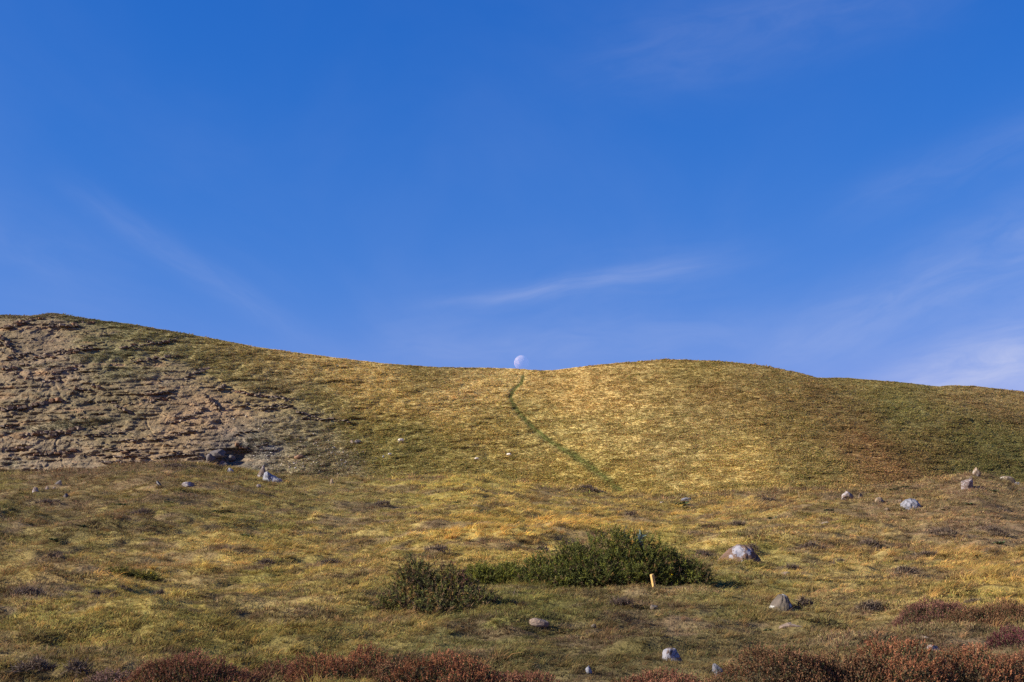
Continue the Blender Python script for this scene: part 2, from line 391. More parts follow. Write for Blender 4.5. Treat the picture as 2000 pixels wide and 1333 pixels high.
def hill_raw(px, row):
    sky_r = sum(np.interp(px+o_, sx_, sy_) for o_ in range(-150, 151, 25))/13-6
    v = np.clip((BASE_ROW-row)/(BASE_ROW-sky_r), -.6, 1.1)
    vp = np.clip(v, 0, 1)
    g = .72*v+.28*(1-np.sqrt(np.maximum(1-(vp*.985)**3, 0)))
    return itp(DB, px)+(itp(DR, px)-itp(DB, px))*g-8*(px < 700)*0, v
def hill_pos(px, row):
    D, v = hill_raw(px, row)
    d = px_dir(px, row); p = d/d[..., 1:2]*D[..., None]
    x, z = p[..., 0], p[..., 2]
    fade = 1-sm(.96, 1, v)
    # broad swells, small hummocks
    D = D+fade*(.42*fbm(x/7, z/.75, 125, 3)+(1.5+1.2*sm(600, 800, px)-1.6*sm(1250, 1450, px))*fbm(x/30, z/14, 101, 3)+1.1*fbm(x/6, z/2.6, 111, 3)+.55*fbm(x/1.7, z/.8, 121, 2))
    # rock strata: blocks stepping in and out
    m = rock_mask(px, row)*fade
    zz = z-.055*x+.6*fbm(x/14, z/20, 131, 2)
    def blocks(t, w, seed):
        li = np.floor(zz/t+.25*h2(np.floor(x/w/3), np.zeros_like(x), seed)); off = h2(li, li*0, seed)*7
        bi = np.floor(x/(w*(.6+.9*h2(li, li*0+3, seed)))+off)
        return h2(li, bi, seed+1)
    b1 = blocks(2.6, 9.0, 201); b2 = blocks(1.1, 5.0, 211); b3 = blocks(.5, 2.4, 221)
    ft = zz/.95-np.floor(zz/.95)
    D = D+m*.72*(sm(.72, 1, ft)-ft)*sm(-.1, .3, fbm(x/14, z/2.5, 251, 4))
    gully = np.abs(fbm(x/9+z/7+.8*fbm(x/8, z/8, 233, 2), z/16, 231, 3))
    blk = (b1-.5)*.35+(b2-.5)*.36+(b3-.5)*.34
    D = D+m*(blk*.85+.35*sm(.14, .0, gully)+.12*fbm(x/1.2, z/.9, 241, 3))+.8*sm(250, 0, px-330)*fbm(x/9, z/5, 243, 3)
    # scoured hollow and dark outcrop under the crag
    D = D+5.0*np.exp(-(((px-455)/45)**2+((row-895)/18)**2))-3.0*np.exp(-(((px-425)/22)**2+((row-893)/9)**2))
    D = D-1.2*np.exp(-(((px-712)/14)**2+((row-864)/5)**2))
    # worn groove of the footpath
    dp = seg_dist(px+3*fbm(px/12, row/12, 7, 2), row, PATH)
    wp = 3.2+4.6*sm(730, 960, row)
    D = D+.55*sm(2.2, .4, dp/wp)
    p = d/d[..., 1:2]*D[..., None]
    return p, v, m, (b1, b2, b3, gully), dp/wp
HP = [(20,650,(115,95,70)),(100,700,(120,98,75)),(50,800,(110,92,68)),(50,880,(118,98,75)),(200,680,(108,93,60)),(200,800,(105,88,62)),(300,660,(124,103,62)),(300,760,(115,95,68)),(400,800,(135,105,75)),(350,860,(128,102,72)),  # upper-left colours lightened to make up for dim light on that slope
(450,880,(95,82,70)),(450,720,(128,105,60)),(520,760,(130,104,66)),(550,850,(115,95,65)),(650,900,(126,104,72)),(650,780,(128,105,60)),(560,700,(165,128,70)),(500,685,(145,112,60)),(700,740,(172,132,70)),(750,780,(165,128,65)),
(750,850,(134,110,54)),(800,900,(130,107,54)),(900,760,(172,134,74)),(950,850,(150,118,58)),(900,920,(138,112,55)),(850,718,(125,98,50)),(1050,850,(150,120,63)),(1150,760,(160,122,65)),(1200,850,(152,121,66)),(1150,920,(145,115,55)),
(1250,730,(145,112,60)),(1350,715,(130,102,50)),(1350,850,(151,121,68)),(1450,900,(158,125,65)),(1400,780,(140,108,58)),(1500,760,(136,106,56)),(1550,850,(138,108,56)),(1600,920,(140,112,58)),(1650,800,(128,98,54)),(1700,750,(125,100,50)),
(1700,900,(132,94,54)),(1780,790,(118,101,51)),(1800,850,(120,96,50)),(1850,760,(135,105,58)),(1950,780,(130,100,58)),(1900,850,(112,94,47)),(1980,900,(106,90,46))]
L_H = np.array([.645, .515, .51])
def hill_tint(px, row, p, m, bl, dpw):
    x, z = p[..., 0], p[..., 2]
    wx = 22*fbm(x/14, z/7, 141, 3); wy = 9*fbm(x/14+5, z/7, 144, 3)
    c = blend_points(HP, px+wx, row+wy, 42, 1.0, 1.5)/L_H
    n = fbm(x/3.5, z/1.2, 151, 4, .65)
    c = c*(1+np.clip(n, 0, 1)[..., None]*np.array([.22, .20, .19]))*(1-np.clip(-n, 0, 1)[..., None]*np.array([.32, .28, .32]))
    n2 = fbm(x/1.1, z/.5, 161, 2)
    c = c*(1+.20*n2[..., None])
    # brown bracken and heather blotches on the slopes
    br = sm(.12, .5, fbm(x/11+z/9, z/5, 171, 4, .6))*sm(1250, 1450, px)*.35+.15*sm(.3, .6, fbm(x/9, z/5, 173, 3))
    c = c*(1-br[..., None]*np.array([.25, .42, .42]))
    b1, b2, b3, gl = bl
    rk = srgb((138, 109, 80))/L_H*(.50+.50*b2*(.5+.6*b3))[..., None]*(1+.3*n2[..., None])
    warm = h2(np.floor(b1*37), np.floor(b2*11), 3)[..., None]
    rk = rk*(1+(warm-.5)*np.array([.35, .05, -.25]))
    red = np.exp(-(((px-72*1-80)/18)**2+((row-822)/14)**2))+np.exp(-(((px-150)/14)**2+((row-776)/7)**2))+.7*np.exp(-(((px-500)/60)**2+((row-793)/6)**2))
    rk = rk*(1+red[..., None]*np.array([.35, -.05, -.3]))
    mm = (m*sm(.42, .78, b3*.25+b2*.3+1.1*fbm(x/13, (z-.055*x)/1.5, 181, 5, .65)+.10))[..., None]*.8
    veg = c*(1-.0*m[..., None])
    c = veg*(1-mm)+rk*mm; c = c*(1+m[..., None]*np.array([-.19, -.27, -.27]))
    # scree hollow, greyer
    sc = np.exp(-(((px-525)/32)**2+((row-878)/14)**2))[..., None]*.5
    c = c*(1-sc)+srgb((125, 108, 100))/L_H*sc*(1+.2*n2[..., None])
    pm = (sm(1.7, .5, dpw)*(.75+.3*fbm(x/2.5, z/2, 191, 2)))[..., None]
    c = c*(1-pm)+srgb((98, 88, 44))/L_H*pm
    c = c*(1-.12)+.12*(c@np.array([.3, .6, .1]))[..., None]
    return np.clip(c, .01, .8)
PXH = np.concatenate([np.linspace(-700, -30, 160)[:-1], np.arange(-30, 2031, 1.9), np.linspace(2032, 2700, 160)])
nr = 230
T = np.linspace(0, 1, nr)
PX, TT = np.meshgrid(PXH, T)
skr = np.interp(PX, sx_, sy_)+.9*fbm(PX/11, PX*0, 401, 3)
ROW = BASE_ROW-(BASE_ROW-skr)*(1-(1-TT)**1.15)
P, v, m, bl, dpw = hill_pos(PX, ROW)
tint_h = hill_tint(PX, ROW, P, m, bl, dpw)
# back of the ridge
nb = 14; back = []
for k in range(1, nb+1):
    q = P[-1].copy(); q[:, 1] += 3.0*k*k*.6+2*k; q[:, 0] *= (q[:, 1]/P[-1][:, 1]); q[:, 2] -= .25*k*k+.02*k; back.append(q)
front = []
for k in range(10, 0, -1):
    q = P[0].copy(); f_ = 1-.05*k; q[:, :2] *= f_; q[:, 2] -= 2.2*k; front.append(q)
HV = np.concatenate([np.array(front), P, np.array(back)], 0); nrt = HV.shape[0]
HT = np.concatenate([np.repeat(tint_h[:1], 10, 0), tint_h, np.repeat(tint_h[-1:], nb, 0)], 0)
hm = mesh_np('hillside', HV.reshape(-1, 3), grid_faces(nrt, len(PXH)), True, M_HILL)
sf = np.ones(len(hm.polygons), bool)
fm = m[:-1, :-1].ravel() > .35; off = 10*(len(PXH)-1); sf[off:off+len(fm)][fm] = False
hm.polygons.foreach_set('use_smooth', sf)
add_color(hm, 'tint', HT.reshape(-1, 3)*.85)
hill = link('hillside', hm); tag(hill, kind='structure')
def hill_at(px, row):
    p, *_ = hill_pos(np.array([float(px)]), np.array([float(row)])); return Vector(p[0])

# footpath worn up the hollow
pp = []; segs = []
for (a, b), (c, e) in zip(PATH[:-1], PATH[1:]):
    n = max(2, int(math.hypot(c-a, e-b)/1.5)); segs += [(a+(c-a)*t, b+(e-b)*t) for t in np.linspace(0, 1, n, endpoint=False)]
segs = np.array(segs); wob = 3*fbm(segs[:, 0]/12, segs[:, 1]/12, 7, 2)
segs[:, 0] -= wob
nrm = np.gradient(segs, axis=0); nrm = np.stack([-nrm[:, 1], nrm[:, 0]], -1); nrm /= np.linalg.norm(nrm, axis=1)[:, None]
hw = (1.7+2.0*sm(730, 960, segs[:, 1]))*(.6+.7*vn(segs[:, 1]/5, segs[:, 0]*0, 19)); segs = segs+nrm*(1.4*fbm(segs[:, 1]/6, segs[:, 1]*0, 23, 2))[:, None]
G = []
for k in (-1, -.4, .3, 1):
    q = segs+nrm*(hw*k)[:, None]; p_, *_ = hill_pos(q[:, 0], q[:, 1]); p_ = p_*(1-(.10+.10*(1-abs(k)))/300)[..., None] if False else p_*(1-.0006*(1.3-abs(k)))
    G.append(p_)
G = np.array(G); pm_ = mesh_np('path', G.reshape(-1, 3), grid_faces(4, len(segs)), True, M_PATH)
tc_ = np.tile(srgb((88, 81, 42))/L_H*.7, (4*len(segs), 1))*(.7+.6*rng.random((4*len(segs), 1)))
add_color(pm_, 'tint', tc_); path = link('path', pm_); tag(path, kind='structure')

# ------------------------------------------------------------------ blades and tufts
def blades(root, d, ln, wd, bend, seg2=True):
    """root (n,3), d unit (n,3), ln, wd (n), bend (n,3): tapered bent strips"""
    n = len(root); side = np.cross(d, np.array([0, 0, 1.0])+rng.normal(0, .5, (n, 3))); side /= np.linalg.norm(side, axis=1)[:, None]+1e-9
    w = wd[:, None]*.5
    p1 = root+d*ln[:, None]*.5+bend*ln[:, None]*.12
    p2 = root+d*ln[:, None]*.85+bend*ln[:, None]*.5
    V = np.stack([root-side*w, root+side*w, p1-side*w*.8, p1+side*w*.8, p2], 1).reshape(-1, 3)
    b = np.arange(n)[:, None]*5
    Fq = np.concatenate([b+np.array([[0, 1, 3]]), b+np.array([[0, 3, 2]]), b+np.array([[2, 3, 4]])], 0)
    return V, Fq
def unit(v): return v/(np.linalg.norm(v, axis=-1, keepdims=True)+1e-9)
lib = bpy.data.collections.new('tuft_library')
def tuft(name, n, r, h, w, lean, mat, spread=.5, cvar=.3, flat=0.0):
    a = rng.random(n)*6.283; rr = r*np.sqrt(rng.random(n))
    root = np.stack([rr*np.cos(a), rr*np.sin(a), -.02-.0*a], -1)
    d = np.stack([np.cos(a)*spread*rng.random(n)+lean, np.sin(a)*spread*rng.random(n), np.full(n, 1.0-flat)], -1)+rng.normal(0, .22, (n, 3)); d[:, 2] = np.abs(d[:, 2]); d = unit(d)
    bend = np.stack([rng.normal(lean*1.5, .5, n), rng.normal(0, .5, n), rng.normal(-.55, .25, n)], -1)
    ln = h*rng.uniform(.5, 1.25, n)
    V, Fq = blades(root, d, ln, w*rng.uniform(.6, 1.3, n), bend)
    me = mesh_np(name, V, Fq, False, mat)
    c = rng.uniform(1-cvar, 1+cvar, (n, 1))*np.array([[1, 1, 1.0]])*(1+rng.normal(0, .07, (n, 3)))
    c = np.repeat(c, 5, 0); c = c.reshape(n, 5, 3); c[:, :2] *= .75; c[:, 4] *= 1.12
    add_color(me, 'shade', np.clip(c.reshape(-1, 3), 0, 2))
    o = bpy.data.objects.new(name, me); lib.objects.link(o); return o
kinds = []
for k in range(4): tuft('a_short_%d' % k, 34, .13, .13, .011, .25, M_INST, .9)
for k in range(3): tuft('b_tall_%d' % k, 36, .10, .30, .010, .35, M_INST, .6)
for k in range(3): tuft('c_twig_%d' % k, 40, .16, .12, .012, .05, M_INST, 1.3, .5)
for k in range(3): tuft('d_mat_%d' % k, 40, .17, .07, .016, .15, M_INST, 1.6, .35, .4)
for k in range(4): tuft('e_hill_%d' % k, 16, .42, .30, .16, .3, M_INST, 1.2, .3)

def gn_scatter(name, P, tint, idx, rot, scl, kind='stuff'):
    me = bpy.data.meshes.new(name); me.vertices.add(len(P)); me.vertices.foreach_set('co', np.asarray(P, np.float32).ravel())
    add_color(me, 'tint', tint)
    a = me.attributes.new('which', 'INT', 'POINT'); a.data.foreach_set('value', np.asarray(idx, np.int32))
    a = me.attributes.new('turn', 'FLOAT_VECTOR', 'POINT'); a.data.foreach_set('vector', np.asarray(rot, np.float32).ravel())
    a = me.attributes.new('size', 'FLOAT_VECTOR', 'POINT'); a.data.foreach_set('vector', np.asarray(scl, np.float32).ravel())
    me.materials.append(M_INST)
    o = link(name, me); tag(o, kind=kind)
    g = bpy.data.node_groups.new(name+'_nodes', 'GeometryNodeTree')
    g.interface.new_socket('Geometry', in_out='INPUT', socket_type='NodeSocketGeometry')
    g.interface.new_socket('Geometry', in_out='OUTPUT', socket_type='NodeSocketGeometry')
    gi = g.nodes.new('NodeGroupInput'); go = g.nodes.new('NodeGroupOutput')
    ip = g.nodes.new('GeometryNodeInstanceOnPoints'); ci = g.nodes.new('GeometryNodeCollectionInfo')
    ci.inputs['Collection'].default_value = lib; ci.inputs['Separate Children'].default_value = True; ci.inputs['Reset Children'].default_value = True
    def na(nm, ty):
        n = g.nodes.new('GeometryNodeInputNamedAttribute'); n.data_type = ty; n.inputs['Name'].default_value = nm
        return [s for s in n.outputs if s.enabled and s.name == 'Attribute'][0]
    L = g.links.new
    L(gi.outputs[0], ip.inputs['Points']); L(ci.outputs[0], ip.inputs['Instance']); ip.inputs['Pick Instance'].default_value = True
    L(na('which', 'INT'), ip.inputs['Instance Index'])
    L(na('turn', 'FLOAT_VECTOR'), ip.inputs['Rotation']); L(na('size', 'FLOAT_VECTOR'), ip.inputs['Scale'])
    L(ip.outputs[0], go.inputs[0])
    md = o.modifiers.new('scatter', 'NODES'); md.node_group = g
    return o

# things that stand on the ground keep grass off their footprint: filled in below, used by the grass
CLEAR = []      # x, y, radius

# ------------------------------------------------------------------ boulders
R_WHITE = rock_mat('pale_limestone', (0.094, 0.094, 0.105), (0.157, 0.157, 0.167), (0.230, 0.235, 0.256), .50, 2.0, 3.5)
R_PINK = rock_mat('pinkish_stone', (0.122, 0.094, 0.079), (0.202, 0.158, 0.133), (0.317, 0.295, 0.288), .44, 2.5, 5.0)
R_TAN = rock_mat('tan_gritstone', (0.135, 0.098, 0.064), (0.225, 0.169, 0.112), (0.300, 0.270, 0.225), .40, 2.5, 5.0)
R_BROWN = rock_mat('brown_gritstone', (0.104, 0.065, 0.044), (0.162, 0.107, 0.075), (0.26, 0.26, 0.28), .30, 2.0, 5, spots=((-.06, .36, .20), (.24, .36, .11), (-.30, .20, .07), (.02, .04, .07)))
R_GREY = rock_mat('grey_gritstone', (0.068, 0.058, 0.044), (0.129, 0.105, 0.082), (0.313, 0.313, 0.292), .30, 2.5, 5, spots=((-.19, .14, .035), (.14, .16, .04), (.08, .36, .05)))
R_CRUST = rock_mat('lichen_crusted_stone', (0.089, 0.063, 0.049), (0.152, 0.112, 0.089), (0.224, 0.224, 0.242), .52, 3.0, 9.0)
R_SOIL = rock_mat('brown_flat_stone', (0.136, 0.104, 0.076), (0.224, 0.168, 0.124), (0.304, 0.272, 0.224), .3, 3.0, 6.0)
R_DARK = rock_mat('dark_stone', (.07, .065, .06), (.14, .12, .11), (.34, .33, .33), .33, 2.0, 4.0)
R_CRAG = rock_mat('crag_ledge', (0.141, 0.104, 0.071), (0.220, 0.168, 0.116), (0.281, 0.245, 0.196), .38, .35, .9, .25)
R_CRAG2 = rock_mat('crag_ledge_grey', (0.095, 0.076, 0.058), (0.162, 0.129, 0.098), (0.230, 0.195, 0.156), .35, .35, .9, .25)
R_CRAG3 = rock_mat('crag_ledge_rust', (0.155, 0.089, 0.050), (0.214, 0.131, 0.077), (0.238, 0.178, 0.119), .3, .35, .9, .25)
def boulder_mesh(name, size, seed, mat, cuts=9, rough=.06, peak=0.0, cracks=0, sub=4, lean=0.0):
    r = np.random.default_rng(seed)
    bm = bmesh.new(); bmesh.ops.create_icosphere(bm, subdivisions=sub, radius=1.0)
    V = np.array([v.co[:] for v in bm.verts])
    for k in range(cuts):
        n = r.normal(0, 1, 3); n[2] = abs(n[2])*.9 if k % 2 else n[2]; n = n/np.linalg.norm(n); o_ = r.uniform(.55, .88)
        s = V@n-o_; V = V-np.where(s > 0, s, 0)[:, None]*n*.96
    if peak: V[:, :2] *= (1-.6*peak*np.clip(V[:, 2:3], 0, 1)); 
    if lean: V[:, 0] += lean*V[:, 2]
    for k in range(cracks):
        n = unit(np.array([1.0, r.uniform(-.5, .2), r.uniform(.3, .9)*(1 if k % 2 else 1)])); o_ = -.15+.45*k+r.uniform(-.1, .1)
        s = V@n-o_+.05*fbm(V[:, 1]*3, V[:, 2]*3, seed, 2)
        V = V-np.exp(-(s/.03)**2)[:, None]*unit(V)*.10
        V = V-np.where(s > 0, 1, 0)[:, None]*np.array([0, 0, .07])
    nn = fbm(V[:, 0]*3.1+V[:, 2]*1.7, V[:, 1]*3.1-V[:, 2]*2.3, seed, 4)
    V = V*(1+rough*nn[:, None]*1.5)
    V = (V-(V.max(0)+V.min(0))/2)/(V.max(0)-V.min(0))*np.array(size)
    for vtx, c in zip(bm.verts, V): vtx.co = c
    me = bpy.data.meshes.new(name); bm.to_mesh(me); bm.free(); me.materials.append(mat)
    return me
def profile_mesh(name, prof, s, depth, seed, mat, crack=None):
    """stone from its upper outline (photo pixels across and up), rounded off front and back"""
    P0 = np.array(prof, float)*s; tt = np.linspace(0, len(P0)-1, 61); ax = np.interp(tt, np.arange(len(P0)), P0[:, 0]); az_ = np.interp(tt, np.arange(len(P0)), P0[:, 1])
    yy = np.linspace(-1, 1, 31); Yv, _ = np.meshgrid(yy, tt, indexing='ij'); AX = np.tile(ax, (31, 1)); AZ_ = np.tile(az_, (31, 1))
    k = np.clip(1-np.abs(Yv)**2.6, 0, 1)**.55; kz = np.clip(1-np.abs(Yv)**2.4, 0, 1)**.6
    X = AX*(.25+.75*k); Z = AZ_*kz-.12*s*10*(1+2*(1-kz)); Yp = Yv*depth*.5
    w_ = P0[:, 0].max()-P0[:, 0].min()
    nn = fbm(X/w_*5+seed, (Z+Yp)/w_*5, seed, 4, .6); X = X+.025*w_*nn; Yp = Yp-.05*w_*nn-.03*w_*np.abs(fbm(X/w_*9, Z/w_*9, seed+3, 3)); Z = Z+.035*w_*fbm(X/w_*4, Yp/w_*6, seed+5, 3)
    if crack:
        for (x0, z0, x1, z1, dp) in crack:
            dx, dz = (x1-x0)*s, (z1-z0)*s; L_ = math.hypot(dx, dz); sd = ((X-x0*s)*dz-(Z-z0*s)*dx)/L_
            t_ = np.clip(((X-x0*s)*dx+(Z-z0*s)*dz)/L_/L_, -.2, 1.2); on = sm(-.1, .05, t_)*sm(1.1, .95, t_)
            Yp = Yp+.6*dp*w_*np.exp(-(sd/(.022*w_))**2)*on*(Yv < .3)
    V = np.stack([X, Yp, Z], -1).reshape(-1, 3)
    return mesh_np(name, V, grid_faces(31, 61)[:, ::-1], False, mat)
def outlined(px, base_row, prof, mat, seed, label, depth=1.0, crack=None, rot=0):
    g = ground_at(px, base_row); s = g.y/F*1.02
    o = link('boulder', profile_mesh('boulder', prof, s, depth, seed, mat, crack), loc=(g.x, g.y+depth*.25, g.z+.02)); o.rotation_euler = (0, 0, rot)
    tag(o, label, 'boulder', GR_B); w = (prof[-1][0]-prof[0][0])*s; CLEAR.append((g.x, g.y, w*.44)); return o
GR_B = 'boulders and stones lying on the foreground slope'
def boulder(px, base_row, wpx, hpx, mat, seed, label, peak=0, cracks=0, depth=.8, cuts=9, rot=0, sub=4, lean=0, group=GR_B, name='boulder', cat='boulder', grass=True):
    g = ground_at(px, base_row); s = g.y/F*1.01
    w, h = wpx*s, hpx*s
    me = boulder_mesh(name, (w*1.04, w*depth, h*1.4), seed, mat, cuts, .06, peak, cracks, sub, lean)
    o = link(name, me, loc=(g.x, g.y+w*depth*.3, g.z+h*.22)); o.rotation_euler = (0, 0, rot); o.location.z += h*.08
    tag(o, label, cat, group)
    if grass: CLEAR.append((g.x, g.y+w*depth*.3, w*.36))
    return o
outlined(533, 941, [(-21,-3),(-20,10),(-17,19),(-12,20),(-4,14),(6,9),(15,6),(22,-2)], R_WHITE, 3, 'large blue-grey and white boulder on the left crest, its top sloping down to the right', 1.0, [(-2,18,-6,-2,.05)])
boulder(512, 934, 20, 26, R_PINK, 5, 'upright cream and pink block leaning against the large blue-grey boulder on the left crest', depth=1, lean=-.1)
boulder(449, 926, 15, 12, R_WHITE, 8, 'small pointed grey-white stone left of the two big crest boulders', peak=.5)
boulder(365, 950, 26, 9, R_PINK, 12, 'low flat pale rock in the grass right of the crow')
boulder(505, 952, 9, 6, R_PINK, 14, 'tiny pale stone below the upright cream block', sub=3)
boulder(647, 947, 9, 12, R_TAN, 17, 'small brown upright stone alone on the crest right of the big blue-grey boulder', peak=.4, sub=3)
boulder(311, 967, 14, 6, R_TAN, 19, 'small pinkish stone just below the crow', sub=3)
boulder(113, 950, 14, 12, R_DARK, 23, 'dark peaty stone in the eroded bank at far left', peak=.4, sub=3)
boulder(128, 974, 9, 10, R_DARK, 24, 'small dark pointed stone below the eroded bank at far left', peak=.6, sub=3)
boulder(68, 962, 12, 10, R_PINK, 25, 'leftmost pale stone of the row in the eroded bank', sub=3, peak=.3)
boulder(91, 958, 7, 8, R_PINK, 26, 'second pale stone of the row in the eroded bank, slim and upright', sub=3, peak=.3)
boulder(105, 957, 7, 6, R_PINK, 27, 'third pale stone of the row in the eroded bank, beside the dark peaty stone', sub=3)
boulder(1657, 979, 26, 20, R_PINK, 31, 'rounded pink-grey boulder at the left of the boulders on the right crest', depth=.9)
boulder(1681, 976, 10, 12, R_TAN, 33, 'small tan stone touching leaves right of the pink-grey boulder', sub=3, peak=.3)
boulder(1719, 983, 18, 12, R_TAN, 34, 'tan stone half sunk between the pink-grey boulder and the big white one', sub=3, peak=.3)
outlined(1781, 995, [(-22,-2),(-17,11),(-8,19),(-1,22),(8,20),(14,15),(20,5),(23,-2)], R_WHITE, 36, 'big white boulder with a broad humped back on the right slope', 1.1, [(2,22,-2,2,.04),(12,16,9,0,.04)])
boulder(1786, 1002, 11, 5, R_TAN, 37, 'small flat stone at the foot of the big white boulder', sub=3)
boulder(1732, 1001, 12, 8, R_TAN, 38, 'low broken stones left below the big white boulder', sub=3)
boulder(1891, 957, 24, 22, R_PINK, 41, 'white and rust streaked block tapering downwards below the pointed summit stone', depth=.8, cracks=1)
boulder(1908, 931, 17, 18, R_TAN, 43, 'pointed tan stone standing on the highest knoll at the right', peak=.65)
boulder(1897, 937, 8, 7, R_PINK, 44, 'small grey-pink stone at the left foot of the pointed summit stone', sub=3)
boulder(1968, 945, 34, 15, R_TAN, 46, 'wide low tan boulder on the crest at the far right', depth=.7)
boulder(1988, 951, 13, 9, R_WHITE, 47, 'small blue-grey stone in the shade right of the wide tan boulder', sub=3)
boulder(1341, 981, 22, 9, R_WHITE, 49, 'low white stone beside leafy plants on the middle crest')
boulder(1293, 985, 8, 5, R_PINK, 50, 'tiny pink-white stone left of the leafy plants on the middle crest', sub=3)
outlined(1446, 1103, [(-50,-4),(-36,12),(-16,29),(0,38),(10,37),(24,33),(34,20),(42,8),(43,-4)], R_BROWN, 53, 'biggest boulder, brown with white lichen and a long crack, right of the gorse', 1.5, [(12,37,24,14,.05),(4,20,-16,4,.09),(34,22,26,2,.10)])
boulder(1536, 1131, 26, 14, R_SOIL, 57, 'brown stone peeping from under a dark turf overhang right of the gorse', depth=.8)
outlined(1529, 1204, [(-26,-5),(-24,6),(-13,26),(-3,38),(5,39),(13,34),(17,24),(22,8),(23,-5)], R_GREY, 59, 'leaning grey slab-like boulder with white lichen spots and a deep groove', .8, [(4,36,-10,4,.12),(16,30,18,0,.12)])
boulder(1553, 1234, 56, 17, R_SOIL, 62, 'low flat brown boulder below the leaning grey one', depth=.6, sub=5)
boulder(1313, 1294, 36, 26, R_CRUST, 68, 'crusty white and pink stone in bare turf at the bottom centre right', depth=.7)
boulder(1150, 1314, 12, 13, R_WHITE, 167, 'small bright white stone near the bottom edge, right of the heather', peak=.15, sub=3)
boulder(1402, 1320, 20, 22, R_WHITE, 69, 'narrow white stone with a grey side at the bottom edge, left of the right-hand heather', peak=.4, lean=-.3)
boulder(1398, 1328, 14, 8, R_PINK, 70, 'small pinkish stone under the narrow white stone at the bottom edge', sub=3)
boulder(1821, 1273, 34, 12, R_PINK, 71, 'flat stone with a white right end between the right-hand heather clumps', depth=.7)
boulder(1808, 1252, 30, 9, R_TAN, 72, 'flat tan slab just above the white-ended stone', depth=.7, sub=3)
boulder(1052, 1226, 38, 16, R_SOIL, 274, 'grey-brown rounded stone among the turf below the left gorse', depth=.7)
boulder(1278, 1190, 15, 8, R_GREY, 76, 'small grey-white stone in the bare patch under the wooden peg', sub=3)
boulder(1292, 1188, 11, 7, R_SOIL, 77, 'small brown stone right beside the grey-white stone under the wooden peg', sub=3)
boulder(1160, 1226, 10, 6, R_GREY, 78, 'tiny grey stone in the bare soil below the gorse', sub=3)
boulder(1616, 1024, 28, 5, R_TAN, 79, 'flat rust-coloured stone sunk in the gold grass of the right slope', sub=3)
boulder(1641, 991, 10, 5, R_TAN, 171, 'small flat stone just below the left side of the pink-grey boulder', sub=3)
boulder(1758, 984, 9, 8, R_TAN, 172, 'rusty brown stone showing left of the leaves on the big white boulder', sub=3)
boulder(1735, 1008, 8, 5, R_PINK, 173, 'lowest chip of stone left below the big white boulder', sub=3)
boulder(1480, 1104, 14, 9, R_SOIL, 174, 'small brown stone at the right foot of the biggest boulder', sub=3)
boulder(1580, 1236, 22, 9, R_SOIL, 175, 'brown stone touching the right end of the low flat brown boulder', sub=3)
# stones and sheep on the far slope
def hill_stone(px, row, wpx, hpx, mat, seed, label):
    p = hill_at(px, row); s = p.y/F
    me = boulder_mesh('boulder', (wpx*s*1.1, wpx*s*.8, hpx*s*1.5), seed, mat, 8, .07, .1, 0, 3)
    o = link('boulder', me, loc=(p.x, p.y-.1, p.z+hpx*s*.15)); tag(o, label, 'boulder', 'rocks on the far hillside'); return o
hill_stone(698, 865, 13, 7, R_DARK, 80, 'dark grey rock at the top of the stony slope under the crag')
hill_stone(688, 866, 8, 7, R_CRAG, 81, 'pale brown rock touching the left side of the dark grey rock on the stony slope')
hill_stone(424, 889, 30, 13, R_DARK, 82, 'upper black outcrop in the hollow below the crag')
hill_stone(412, 898, 18, 13, R_DARK, 83, 'lower dark outcrop with pale flecks in the hollow below the crag')
hill_stone(450, 897, 20, 9, R_DARK, 84, 'right-hand dark outcrop in the hollow below the crag')
hill_stone(436, 909, 20, 9, R_DARK, 86, 'lowest dark outcrop in the hollow, just above the near crest')
hill_stone(585, 895, 20, 9, R_CRAG3, 87, 'rusty tan rock in the middle of the stony slope under the crag')
hill_stone(749, 893, 3, 4, R_WHITE, 85, 'tiny white stone left below the grazing sheep')

